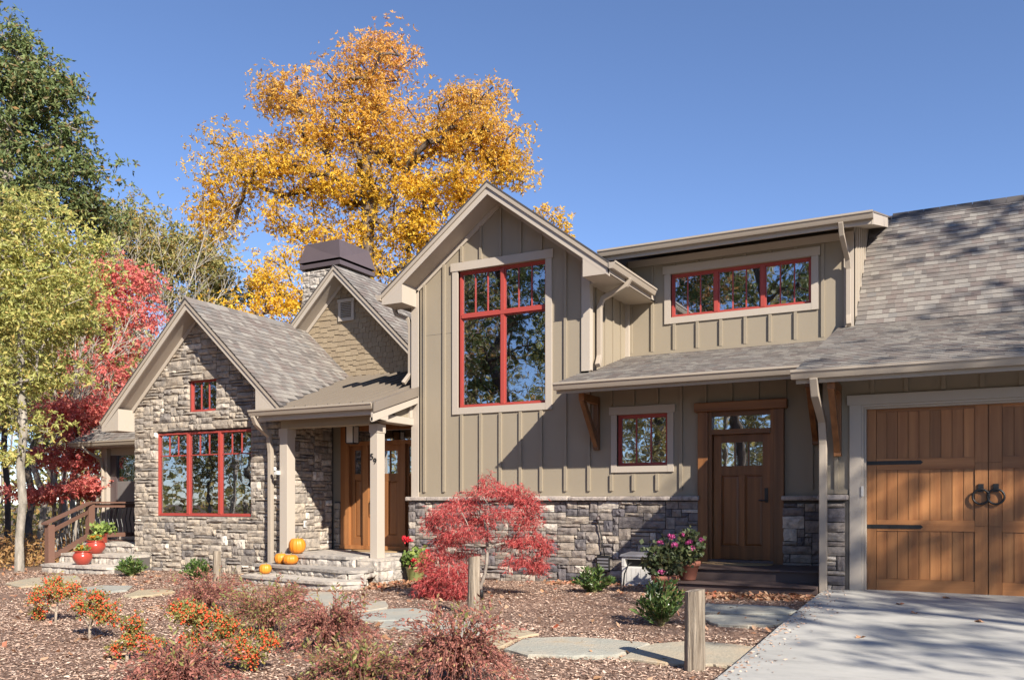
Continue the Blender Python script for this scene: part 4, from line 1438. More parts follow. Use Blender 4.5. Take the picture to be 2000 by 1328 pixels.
MB().hexa([(-18.34, 12.36, 0.74), (-18.25, 12.36, 0.74), (-18.54, 13.41, 1.12), (-18.63, 13.41, 1.12), (-18.34, 12.36, 0.82), (-18.25, 12.36, 0.82), (-18.54, 13.41, 1.20), (-18.63, 13.41, 1.20)]).build('rail', 'rail_brown', railing)
MB().hexa([(-18.34, 12.36, 0.12), (-18.25, 12.36, 0.12), (-18.54, 13.41, 0.53), (-18.63, 13.41, 0.53), (-18.34, 12.36, 0.24), (-18.25, 12.36, 0.24), (-18.54, 13.41, 0.65), (-18.63, 13.41, 0.65)]).build('rail', 'rail_brown', railing)
MB().box(-18.63, -18.54, 13.58, 15.0, 0.56, 0.66).box(-18.63, -18.54, 13.58, 15.0, 1.28, 1.37).build('rail', 'rail_brown', railing)
for k in range(7):
    t = (k + 1) / 8
    x, y, z0, z1 = -18.295 - 0.29 * t, 12.36 + 1.05 * t, 0.2 + 0.41 * t, 0.78 + 0.38 * t
    MB().tube([(x, y, z0), (x - 0.01, y, z0 + (z1 - z0) * 0.3), (x - 0.05, y, z0 + (z1 - z0) * 0.55), (x, y, z1)], 0.012, 6).build('baluster', 'black_iron', railing)
for k in range(11):
    y = 13.68 + k * 0.12
    MB().tube([(-18.585, y, 0.62), (-18.60, y, 0.8), (-18.66, y, 1.0), (-18.60, y, 1.2), (-18.585, y, 1.3)], 0.012, 6).build('baluster', 'black_iron', railing)

flush_shingles()
flush_stones()
for o in [k for k in bpy.data.objects if k.parent == HOUSE]:
    o.matrix_parent_inverse = Matrix.Translation(-HOUSE.location)


# ------------------------------------------------------------------ plants: leaves, stems, trees
def unit(a):
    return a / np.maximum(np.linalg.norm(a, axis=1, keepdims=True), 1e-9)


def leaf_blades(pos, d, L, W, r, fold=0.12):
    """Rhombic blades: base at pos, pointing along d."""
    n = len(pos)
    d = unit(d)
    q = unit(r.normal(size=(n, 3)))
    s = unit(np.cross(d, q))
    nr = np.cross(s, d)
    L = np.broadcast_to(L, (n,))[:, None]
    W = np.broadcast_to(W, (n,))[:, None]
    mid = pos + d * L * 0.45
    v = np.stack([pos, mid + s * W * 0.5 + nr * L * fold, pos + d * L, mid - s * W * 0.5 + nr * L * fold], 1).reshape(-1, 3)
    f = np.arange(4 * n).reshape(n, 4)
    return v, f


def edge_tubes(p0, p1, r0, r1, n=5):
    """One short tapered tube for each pair of points."""
    d = unit(p1 - p0)
    ref = np.where(np.abs(d[:, 2:3]) < 0.9, np.array([[0, 0, 1.0]]), np.array([[1.0, 0, 0]]))
    a = unit(np.cross(d, ref))
    b = np.cross(a, d)
    m = len(p0)
    vs = []
    for k in range(n):
        t = 2 * math.pi * k / n
        o = a * math.cos(t) + b * math.sin(t)
        vs.append(p0 - d * r0[:, None] * 0.4 + o * r0[:, None])
    for k in range(n):
        t = 2 * math.pi * k / n
        o = a * math.cos(t) + b * math.sin(t)
        vs.append(p1 + d * r1[:, None] * 0.3 + o * r1[:, None])
    v = np.stack(vs, 1).reshape(-1, 3)
    base = (np.arange(m) * 2 * n)[:, None]
    f = []
    for k in range(n):
        k2 = (k + 1) % n
        f.append(np.concatenate([base + k, base + k2, base + n + k2, base + n + k], 1))
    return v, np.concatenate(f)


def join(parts):
    vs, fs, o = [], [], 0
    for v, f in parts:
        vs.append(v)
        fs.append(f + o)
        o += len(v)
    return np.concatenate(vs), np.concatenate(fs)


def skeleton(trunk, clumps, r, up=0.5, seg=0.7, wob=0.06):
    """Trunk points joined to every clump by the nearest likely branch."""
    P = [np.array(t, float) for t in trunk]
    par = [-1] + list(range(len(trunk) - 1))
    c0 = P[-1]
    order = sorted(range(len(clumps)), key=lambda k: min(np.linalg.norm(clumps[k] - t) for t in P))
    tips = []
    arr = np.array(P)
    for k in order:
        c = clumps[k]
        dv = arr - c
        dist = np.linalg.norm(dv, axis=1)
        hor = np.linalg.norm(dv[:, :2], axis=1)
        cost = dist + up * np.maximum(0, dv[:, 2] + 0.45 * hor)
        i = int(np.argmin(cost[1:])) + 1 if len(arr) > 1 else 0
        a = arr[i]
        L = np.linalg.norm(c - a)
        m = max(2, int(L / seg))
        prev = i
        new = []
        for q in range(1, m + 1):
            t = q / m
            p = a + (c - a) * t
            p = p + np.array([0, 0, math.sin(math.pi * t) * L * 0.07])
            if q < m:
                p = p + r.normal(size=3) * wob * min(L, 3)
            P.append(p)
            new.append(p)
            par.append(prev)
            prev = len(P) - 1
        tips.append(prev)
        arr = np.concatenate([arr, np.array(new)])
    cnt = np.zeros(len(P))
    for t in tips:
        cnt[t] += 1
    for i in range(len(P) - 1, 0, -1):
        cnt[par[i]] += cnt[i]
    return arr, np.array(par), cnt


def make_tree(name, trunk, clumps, crown_r, n_leaf, leaf, mats, r_trunk, seed, r_min=0.012, flat=0.75, up=0.5, parent_loc=None, sides=6, expo=0.5, width=0.42, spread=1.0, wob=0.035):
    r = np.random.RandomState(seed)
    arr, par, cnt = skeleton(trunk, clumps, r, up, 0.7, wob)
    loc = np.array(trunk[0]) if parent_loc is None else np.array(parent_loc)
    root = empty(name, tuple(loc))
    tot = max(cnt[0], 1)
    rad = np.maximum(r_min, r_trunk * (cnt / tot) ** expo)
    k = np.arange(1, len(arr))
    nt = len(trunk)
    for i in range(nt):
        rad[i] = max(rad[i], r_trunk * (1.25 if i == 0 else 1.0 - 0.5 * i / nt))
    v, f = edge_tubes(arr[par[k]] - loc, arr[k] - loc, np.minimum(rad[par[k]], rad[k] * 1.5), rad[k], sides)
    link('trunk', np_mesh('trunk', v, f, mats[0], True), root)
    if n_leaf:
        C = np.array(clumps)
        n = n_leaf // 5                        # sprays of five leaves at a twig end
        idx = r.randint(0, len(C), n)
        sc = (0.5 + 0.9 * r.rand(len(C)))[idx][:, None] * crown_r
        off = r.normal(size=(n, 3))
        off = off / np.maximum(1, np.linalg.norm(off, axis=1, keepdims=True) / 1.9)
        pos = C[idx] + off * sc * np.array([spread, spread, flat]) - loc
        ax = unit(off * 0.6 + r.normal(size=(n, 3)) * 0.7 + np.array([0, 0, 0.15]))
        e1 = unit(np.cross(ax, r.normal(size=(n, 3))))
        e2 = np.cross(ax, e1)
        ph = r.rand(n) * 6.283
        size = leaf * (0.65 + 0.7 * r.rand(n))
        vs = []
        for k5 in range(5):
            a5 = (ph + k5 * 1.257 + r.normal(size=n) * 0.25)[:, None]
            d = e1 * np.cos(a5) + e2 * np.sin(a5) + ax * 0.35 + np.array([0, 0, -0.25])
            L = size * (0.75 + 0.5 * r.rand(n))
            vs.append(leaf_blades(pos, d, L, L * width, r, 0.08))
        v, f = join(vs)
        link('crown', np_mesh('crown', v, f, mats[1]), root)
    return root


def lobe_points(lobes, d, n, r, shell=0.55):
    """Clump centres inside ellipsoids; each lobe is (px, py, rx, ry[, depth shift]) as seen from the drive, at distance d."""
    w = np.array([l[2] * l[3] for l in lobes], float)
    w /= w.sum()
    out = []
    for l, k in zip(lobes, r.multinomial(n, w)):
        dd = d + (l[4] if len(l) > 4 else 0)
        c = (CF + CR * ((l[0] - 1000) / F_PX)) * dd
        c = np.array([c.x, c.y, EYE + (HORIZON - l[1]) / F_PX * dd])
        rx, rz = l[2] / F_PX * dd, l[3] / F_PX * dd
        q = unit(r.normal(size=(k, 3))) * (shell + (1 - shell) * r.rand(k, 1)) ** 0.8
        out.append(c + q * np.array([rx, rx, rz]))
    return np.concatenate(out)


def trunk_line(px, d, y_top, r, base=None, n=5, lean=0.0):
    b = at_depth(px, d)
    z1 = EYE + (HORIZON - y_top) / F_PX * d
    pts = []
    for k in range(n):
        t = k / (n - 1)
        o = CR * (lean * t + (0 if k == 0 else r.normal() * 0.06))
        pts.append((b.x + o.x, b.y + o.y, b.z - 0.1 + (z1 - b.z) * t))
    return pts


R = np.random.RandomState

# the big golden tree behind the roofs
r = R(101)
D = 36
gold_lobes = [(745, 115, 80, 62), (700, 165, 95, 60), (590, 205, 95, 60), (540, 190, 50, 40), (640, 255, 110, 60), (760, 255, 100, 70), (900, 215, 85, 55), (940, 190, 55, 40), (975, 265, 65, 60), (905, 290, 100, 60),
              (985, 330, 50, 38), (500, 300, 100, 50), (450, 345, 75, 50), (560, 340, 100, 50), (415, 400, 45, 40), (440, 440, 60, 32), (660, 360, 110, 60), (780, 360, 100, 60), (870, 370, 90, 45),
              (570, 425, 70, 38), (620, 480, 65, 48), (690, 455, 60, 40), (770, 455, 70, 45), (830, 440, 60, 40), (745, 520, 50, 35), (540, 540, 55, 40, -3), (490, 590, 60, 35, -4), (570, 580, 55, 40, -3), (530, 505, 45, 25, -2), (850, 500, 60, 40)]
gold_lobes = [(l[0], l[1] + 8, l[2] * 0.92, l[3] * 0.9) + tuple(l[4:]) for l in gold_lobes]
cl = lobe_points(gold_lobes, D, 520, r, 0.35)
stems = trunk_line(705, D, 330, r, n=9, lean=0.3)
t = make_tree('golden_tree', stems, cl, 0.50, 118000, 0.125, ('bark_dark', 'leaf_gold'), 0.30, 1, 0.028, 0.62, 0.35, expo=0.42)
tag(t, 'very tall golden autumn tree rising behind the chimney and tall gable', 'tree')

# dark green oak at the edge of the picture
r = R(102)
D = 27
cl = lobe_points([(15, 80, 55, 55), (90, 160, 55, 50), (20, 190, 80, 70), (130, 190, 32, 32), (60, 260, 90, 60), (140, 270, 40, 40), (40, 340, 110, 60), (150, 330, 50, 35), (185, 335, 30, 35), (90, 400, 110, 45), (160, 400, 40, 40), (-90, 220, 110, 130), (-80, 400, 110, 90), (190, 420, 30, 40, 1)], D, 230, r, 0.3)
t = make_tree('oak_tree', trunk_line(-30, D, 180, r, n=8, lean=0.8), cl, 0.36, 46000, 0.15, ('bark_grey', 'leaf_oak'), 0.30, 2, 0.015, 0.7, 0.4)
tag(t, 'tall dark green oak towering at the left edge above the lime tree', 'tree')

# lime-yellow tree with the pale trunk next to the steps
r = R(103)
D = 19.2
cl = lobe_points([(60, 410, 90, 50), (20, 480, 80, 60), (140, 470, 70, 50), (60, 540, 100, 60), (160, 560, 55, 50), (20, 640, 70, 60), (110, 640, 90, 60), (60, 720, 90, 50), (10, 780, 50, 40), (180, 500, 40, 40), (-80, 520, 90, 110), (60, 830, 60, 20), (0, 890, 45, 15)], D, 240, r, 0.25)
tr = trunk_line(38, D, 470, r, n=10, lean=0.15)
t = make_tree('lime_tree', tr, cl, 0.33, 25000, 0.10, ('bark_pale', 'leaf_lime'), 0.095, 3, 0.007, 0.34, 0.5)
tag(t, 'yellow-green tree with a slender pale trunk beside the flagstones', 'tree')

# olive tree behind the stone gable
r = R(104)
D = 44
cl = lobe_points([(250, 420, 40, 40), (300, 470, 70, 55), (370, 500, 70, 50), (420, 540, 40, 50), (330, 560, 100, 50), (230, 500, 50, 60), (420, 600, 40, 30), (470, 580, 40, 30)], D, 150, r)
t = make_tree('olive_tree', trunk_line(330, D, 480, r, n=7), cl, 0.55, 26000, 0.19, ('bark_grey', 'leaf_olive'), 0.2, 4, 0.018)
tag(t, 'olive green tree far behind the stone gable ridge', 'tree')

# bare pale trees: straight stems forking upwards
def bare_tree(px, D, y_top, seed, label, stems=5, r0=0.07):
    r = R(seed)
    b = at_depth(px, D)
    H = (HORIZON - y_top) / F_PX * D + EYE - b.z
    root = empty('bare_tree', b)
    P0, P1, A, B = [], [], [], []

    def branch(p, d, L, rad, depth):
        n = 5
        for k in range(n):
            d = unit((d + r.normal(size=3) * 0.05 + np.array([0, 0, 0.035]))[None])[0]
            q = p + d * L / n
            P0.append(p)
            P1.append(q)
            A.append(rad * (1 - 0.5 * k / n))
            B.append(rad * (1 - 0.5 * (k + 1) / n))
            if depth < 3 and k >= 1:
                for _ in range(2 if depth else 1 + (r.rand() < 0.6)):
                    s_ = unit(np.cross(d, r.normal(size=3))[None])[0]
                    branch(q, unit((d * math.cos(0.5) + s_ * math.sin(0.5) * (0.7 + 0.6 * r.rand()))[None])[0], L * (0.30 + 0.22 * r.rand()), max(0.007, rad * 0.42), depth + 1)
            p = q

    for k in range(stems):
        a = r.rand() * 6.283
        branch(np.array([0.0, 0.0, -0.2]), unit(np.array([[math.cos(a) * 0.10, math.sin(a) * 0.10, 1.0]]))[0], H * (0.52 + 0.2 * r.rand()), r0 * (0.7 + 0.5 * r.rand()), 0)
    v, f = edge_tubes(np.array(P0), np.array(P1), np.array(A), np.array(B), 5)
    link('trunk', np_mesh('trunk', v, f, 'bark_white', True), root)
    tag(root, label, 'tree', 'bare trees behind the house')


bare_tree(322, 31, 415, 1, 'bare pale tree with thin branches behind the stone gable peak', 3)
bare_tree(282, 34, 430, 2, 'bare slender tree beside the red maple crown', 2)
bare_tree(505, 47, 530, 3, 'bare thin tree far behind the golden lower boughs', 2)
bare_tree(105, 24, 560, 4, 'bare thin-stemmed sapling between lime trunk and red maple', 2, 0.05)

# red maples
r = R(120)
D = 27
cl = lobe_points([(225, 540, 55, 35), (200, 600, 60, 32), (250, 620, 60, 35), (190, 660, 60, 30), (245, 680, 45, 32), (175, 720, 55, 26, -2.5), (225, 745, 45, 28, -2.5), (240, 560, 50, 40), (150, 770, 45, 22), (235, 790, 40, 26, -3.5), (205, 830, 45, 22, -3.5), (160, 860, 40, 18, -3.5)], D, 260, r, 0.2)
t = make_tree('red_maple', trunk_line(205, D, 540, r, n=8), cl, 0.48, 11500, 0.13, ('bark_pale', 'leaf_red'), 0.09, 5, 0.01, 0.38, 0.5)
tag(t, 'tall red maple behind the rake of the stone gable', 'tree', 'red maples at the wood edge')
r = R(121)
D = 23
cl = lobe_points([(150, 830, 40, 15), (175, 860, 35, 16), (110, 890, 55, 14), (165, 905, 40, 16), (70, 965, 40, 12), (135, 960, 60, 16), (180, 800, 30, 20), (180, 950, 30, 16), (120, 800, 40, 14)], D, 150, r)
t = make_tree('red_maple', trunk_line(150, D, 800, r, n=7), cl, 0.28, 15000, 0.10, ('bark_grey', 'leaf_red'), 0.05, 6, 0.007, 0.3, 0.6)
tag(t, 'low red maple with layered boughs behind the stair railing', 'tree', 'red maples at the wood edge')

# a second golden crown showing past the tall gable
r = R(122)
D = 42
cl = lobe_points([(1092, 428, 20, 16), (1062, 415, 10, 8), (1090, 470, 25, 20), (1080, 520, 40, 30)], D, 40, r)
t = make_tree('golden_tree', trunk_line(1060, D, 480, r, n=6), cl, 0.3, 3000, 0.17, ('bark_grey', 'leaf_gold'), 0.12, 7, 0.012)
tag(t, 'small golden treetop peeking over the right slope of the tall gable', 'tree')


# the far wood all round: one mass of foliage and stems
r = R(150)
n = 110000
ang = r.rand(n) * 6.2832
rad = 62 + 38 * r.rand(n)
top = 14 + 3.5 * np.sin(ang * 9 + 1) * np.sin(ang * 23) + 2.0 * np.sin(ang * 51)
x, y = rad * np.cos(ang) - 6, rad * np.sin(ang) + 6
z = -1.2 + top * r.rand(n) ** 1.4
v1, f1 = leaf_blades(np.stack([x, y, z], 1), r.normal(size=(n, 3)), 0.6 * (0.5 + 0.9 * r.rand(n)), 0.4, r)
m = 700
ang = r.rand(m) * 6.2832
rad = 55 + 30 * r.rand(m)
b0 = np.stack([rad * np.cos(ang) - 6, rad * np.sin(ang) + 6, np.full(m, -1.6)], 1)
v2, f2 = edge_tubes(b0, b0 + np.stack([r.normal(size=m) * 0.4, r.normal(size=m) * 0.4, 9 + 5 * r.rand(m)], 1), 0.09 + 0.12 * r.rand(m), np.full(m, 0.04), 5)
wood_me = np_mesh('distant_wood', *join([(v1, f1), (v2, f2)]), 'leaf_olive')
wood_me.materials.append(MATS['bark_grey'])
wood_me.polygons.foreach_set('material_index', np.concatenate([np.zeros(len(f1), dtype=np.int32), np.ones(len(f2), dtype=np.int32)]))
tag(link('distant_wood', wood_me), 'brown autumn wood in the far distance', 'wood', None, 'stuff')


# woods: four patterns, copied about
def pattern_tree(name, H, cr, seed, mats, n_leaf, leaf, r_trunk, low=0.35, n_cl=120, clump=0.6):
    r = R(seed)
    q = unit(r.normal(size=(n_cl, 3))) * (0.3 + 0.7 * r.rand(n_cl, 1)) ** 0.6
    cl = q * np.array([cr, cr, H * (1 - low) / 2]) + np.array([0, 0, H * (1 + low) / 2])
    cl[:, :2] *= (0.55 + 0.6 * (1 - np.abs(cl[:, 2:3] / H - low - 0.25)))
    tr = [(r.normal() * 0.08 * k, r.normal() * 0.08 * k, -0.2 + H * 0.8 * k / 8) for k in range(9)]
    tr[0] = (0, 0, -0.3)
    return make_tree(name, tr, cl, clump, n_leaf, leaf, mats, r_trunk, seed, 0.014, 0.75, 0.45, (0, 0, 0))


woods = [pattern_tree('woodland_tree', 15, 3.0, 201, ('bark_grey', 'leaf_olive'), 11000, 0.19, 0.13, clump=0.55, n_cl=170),
         pattern_tree('woodland_tree', 17, 3.2, 202, ('bark_dark', 'leaf_rust'), 10000, 0.19, 0.14, clump=0.55, n_cl=170),
         pattern_tree('woodland_tree', 13, 2.6, 203, ('bark_pale', 'leaf_lime'), 11000, 0.17, 0.10, clump=0.5, n_cl=170),
         pattern_tree('woodland_tree', 18, 3.6, 204, ('bark_dark', 'leaf_oak'), 17000, 0.19, 0.24, 0.3, clump=0.5)]
woods.append(pattern_tree('woodland_tree', 18, 3.6, 205, ('bark_grey', 'leaf_rust'), 5500, 0.23, 0.2, 0.28, 75, clump=0.6))
kinds = ['olive', 'rusty brown', 'yellow-green', 'dark green', 'half-bare']
used = set()


def place(k, p, s, rz, label, group):
    t = woods[k] if k not in used else copy_tree(woods[k])
    used.add(k)
    t.location = p
    t.scale = (s, s, s)
    t.rotation_euler = (0, 0, rz)
    return tag(t, label, 'tree', group)


WOOD = [(-70, 30, 1, 0.85, 'at the picture edge behind the lime trunk'), (85, 33, 0, 0.85, 'between the lime trunk and the red maples'), (118, 26, 2, 0.72, 'with a pale trunk between lime tree and red maples'),
        (10, 38, 1, 0.95, 'deep in the wood behind the lime trunk'), (150, 42, 0, 1.0, 'deep in the wood above the stair railing'), (60, 48, 3, 0.8, 'far back in the wood, left of the maples'),
        (230, 48, 1, 0.8, 'far behind the screened porch roof'), (190, 36, 2, 0.8, 'rising through the red maple crown'), (-140, 24, 3, 0.75, 'just outside the left picture edge'), (300, 58, 0, 0.85, 'far behind the stone gable'),
        (560, 60, 2, 0.85, 'far behind the shake gable'), (450, 55, 0, 0.8, 'far behind the valley of the stone gable'), (110, 60, 1, 0.9, 'furthest back at the left')]
for q, (px, d, k, s, where) in enumerate(WOOD):
    p = at_depth(px, d)
    place(k, (p.x, p.y, p.z), s, q * 1.7, '%s woodland tree %s' % (kinds[k], where), 'trees of the wood behind the garden')
# across the drive, mirrored in the windows; the ones towards the sun throw their shade on garage and drive
BACK = [(-9, -9, 3, 1.0, 0), (-14, -13, 1, 1.0, 1), (-19, -7, 3, 0.95, 2), (-24, -12, 0, 1.0, 3), (-29, -6, 1, 0.95, 4), (-34, -11, 3, 1.0, 5), (-12, -20, 0, 1.1, 6), (-22, -22, 2, 1.2, 7), (-31, -20, 1, 1.1, 8), (-40, -14, 0, 1.0, 9),
        (-4, -16, 1, 1.1, 10), (-46, -4, 3, 0.95, 11), (-38, -2, 2, 1.0, 12), (-33, 1, 1, 0.9, 13), (-40, 4, 0, 1.0, 14), (-52, 0, 3, 1.0, 15), (-47, -10, 2, 1.1, 16), (-27, -2, 2, 0.9, 17), (-11.5, -6, 0, 0.5, 18), (-16, -9, 2, 0.55, 19), (-8, -12, 0, 0.5, 20), (-21, -3, 1, 0.5, 21), (-31, -2, 0, 0.55, 22), (-36, 3, 2, 0.55, 23), (-42, -3, 0, 0.6, 24), (-13, -16, 2, 0.6, 25)]
for (x, y, k, s, a) in BACK:
    place(k, (x, y, ground_z(x, y)), s, a * 2.1, '%s tree across the drive, seen only mirrored in the windows' % kinds[k], 'trees across the drive behind the viewer')
SHADE = [(12.5, 2.5, 4, 0.80, 0.4), (20.5, -0.8, 4, 1.0, 1.3), (14.9, 11.0, 4, 1.12, 2.2), (14.8, 5.9, 4, 0.92, 5.0)]
for (x, y, k, s, a) in SHADE:
    place(k, (x, y, 0), s, a, '%s tree beyond the drive that shades garage and concrete' % kinds[k], 'trees beyond the drive towards the sun')


# ------------------------------------------------------------------ garden plants
def bush_stems(base, tips, r, rad, bend=0.25, n=5, droop=0.0):
    """Curved stems from a base to given tips: segment arrays and the points along each stem."""
    b = np.array(base)
    segs, lines = [], []
    for tp in tips:
        tp = np.array(tp)
        ln = []
        for k in range(n + 1):
            t = k / n
            p = b + (tp - b) * np.array([t, t, 0]) * 1.0
            z = (tp[2] - b[2])
            p[2] = b[2] + z * (t ** (1 - bend)) - 0 * t
            p[2] += droop * math.sin(math.pi * t) * 0.5
            p += r.normal(size=3) * 0.008
            ln.append(p)
        lines.append(np.array(ln))
    p0 = np.concatenate([l[:-1] for l in lines])
    p1 = np.concatenate([l[1:] for l in lines])
    rr = np.tile(np.linspace(rad, rad * 0.4, n + 1), (len(lines), 1))
    v, f = edge_tubes(p0, p1, rr[:, :-1].ravel(), rr[:, 1:].ravel(), 4)
    return lines, v, f


def laurel(px, py, w, h, label, seed):
    """Evergreen with upright shoots of glossy leaves; w, h in metres."""
    r = R(seed)
    b = on_ground(px, py)
    root = empty('laurel_shrub', b)
    tag(root, label, 'shrub', 'evergreen laurels along the house')
    tips = [(math.cos(a) * w * 0.5 * q, math.sin(a) * w * 0.5 * q, h * (1.0 - 0.62 * q * q) * (0.75 + 0.3 * r.rand())) for a, q in zip(r.rand(38) * 6.28, np.sqrt(r.rand(38)))]
    lines, v, f = bush_stems((0, 0, -0.02), tips, r, 0.006)
    link('stems', np_mesh('stems', v, f, 'stem_green'), root)
    pos, d = [], []
    for l in lines:
        ax = unit((l[-1] - l[-2])[None])[0]
        for k in range(30):
            t = 0.15 + 0.85 * r.rand()
            i = min(len(l) - 2, int(t * (len(l) - 1)))
            p = l[i] + (l[i + 1] - l[i]) * (t * (len(l) - 1) - i)
            a = r.rand() * 6.28
            pos.append(p)
            d.append(ax * (0.5 + 0.5 * t) + np.array([math.cos(a), math.sin(a), 0.25 * r.rand()]) * 0.9)
    n = len(pos)
    v, f = leaf_blades(np.array(pos), np.array(d), 0.075 * (0.7 + 0.6 * r.rand(n)), 0.030, r, 0.06)
    link('leaves', np_mesh('leaves', v, f, 'leaf_laurel'), root)


laurel(258, 1125, 0.62, 0.42, 'small green laurel beside the stone steps with red pots', 301)
laurel(385, 1133, 0.62, 0.40, 'small green laurel under the triple window of the stone gable', 302)
laurel(1160, 1157, 0.62, 0.42, 'green laurel against the stone wainscot below the black box', 303)
laurel(1292, 1222, 0.66, 0.56, 'glossy green laurel in front of the pink geranium pots', 304)


def russet(px, py, w, h, n_st, n_lf, mat, label, seed, ls=0.032, green=0):
    """Arching shrub covered with small leaves."""
    r = R(seed)
    b = on_ground(px, py)
    root = empty('arching_shrub', b)
    tag(root, label, 'shrub', 'arching russet shrubs of the front bed')
    tips, lines = [], []
    pos, d = [], []
    segs0, segs1, rr = [], [], []
    for k in range(n_st):
        a = r.rand() * 6.28
        q = math.sqrt(r.rand())
        reach = w * 0.5 * (0.35 + 0.75 * q)
        top = h * (1.05 - 0.35 * q) * (0.75 + 0.35 * r.rand())
        end = top * (0.55 - 0.45 * q) if r.rand() < 0.75 else top * 1.1
        pts = []
        for j in range(8):
            t = j / 7
            z = (1 - t) ** 2 * 0 + 2 * t * (1 - t) * top * 1.35 + t * t * end
            pts.append(np.array([math.cos(a) * reach * t ** 1.25 * 1.1 + r.normal() * 0.006, math.sin(a) * reach * t ** 1.25 * 1.1 + r.normal() * 0.006, z]))
        l = np.array(pts)
        segs0.append(l[:-1])
        segs1.append(l[1:])
        rr.append(np.linspace(0.005, 0.0018, 7))
        m = n_lf // n_st
        t = 0.12 + 0.88 * r.rand(m)
        i = np.minimum(6, (t * 7).astype(int))
        fr = (t * 7 - i)[:, None]
        pos.append(l[i] * (1 - fr) + l[i + 1] * fr + r.normal(size=(m, 3)) * 0.012)
        d.append(unit(l[i + 1] - l[i]) * 0.8 + r.normal(size=(m, 3)) * 0.55)
    rr = np.concatenate(rr)
    v, f = edge_tubes(np.concatenate(segs0), np.concatenate(segs1), rr, rr * 0.9, 4)
    link('stems', np_mesh('stems', v, f, 'red_twig'), root)
    pos, d = np.concatenate(pos), np.concatenate(d)
    L = ls * (0.6 + 0.9 * r.rand(len(pos)))
    v, f = leaf_blades(pos, d, L, L * 0.42, r, 0.05)
    link('leaves', np_mesh('leaves', v, f, mat), root)
    if green:
        # taller young shoots with bigger leaves
        pos, d, s0, s1 = [], [], [], []
        for k in range(green):
            a, q = r.rand() * 6.28, w * 0.5 * r.rand()
            top = h * (1.0 + 0.35 * r.rand())
            p0 = np.array([math.cos(a) * q * 0.7, math.sin(a) * q * 0.7, h * 0.3])
            p1 = np.array([math.cos(a) * q, math.sin(a) * q, top])
            s0.append(p0)
            s1.append(p1)
            for j in range(12):
                t = 0.35 + 0.65 * j / 11
                b_ = r.rand() * 6.28
                pos.append(p0 + (p1 - p0) * t)
                d.append(np.array([math.cos(b_), math.sin(b_), 0.9]))
        v1, f1 = edge_tubes(np.array(s0), np.array(s1), np.full(len(s0), 0.003), np.full(len(s0), 0.0018), 4)
        tag(link('shoots', np_mesh('shoots', v1, f1, 'red_twig'), root), kind='stuff')
        L = 0.055 * (0.6 + 0.7 * r.rand(len(pos)))
        v, f = leaf_blades(np.array(pos), np.array(d), L, L * 0.36, r, 0.05)
        link('shoot_leaves', np_mesh('shoot_leaves', v, f, 'leaf_mixed'), root)


russet(645, 1268, 1.0, 0.50, 200, 6600, 'leaf_russet', 'dark red arching shrub in front of the pale flagstones', 311, green=10)
russet(890, 1338, 1.0, 0.58, 240, 8400, 'leaf_russet', 'rusty brown arching shrub at the bottom below the leaning grey post', 312, green=14)
russet(520, 1238, 1.05, 0.50, 170, 5600, 'leaf_mixed', 'mixed green and red shrub in front of the stone porch steps', 313, green=14)
russet(405, 1190, 1.15, 0.46, 160, 4800, 'leaf_russet', 'dusky red shrub around the short post near the stone gable', 314, green=8)
russet(705, 1348, 1.05, 0.36, 160, 4600, 'leaf_mixed', 'low sprawling shrub with pink and lime shoots at the bottom edge', 315, green=22)
russet(345, 1352, 1.0, 0.36, 140, 4000, 'leaf_russet', 'low red shrub at the bottom edge under the berry bush', 316, green=12)
russet(560, 1200, 0.7, 0.36, 90, 2400, 'leaf_russet', 'thin red shrub right in front of the lowest porch step', 317, green=10)


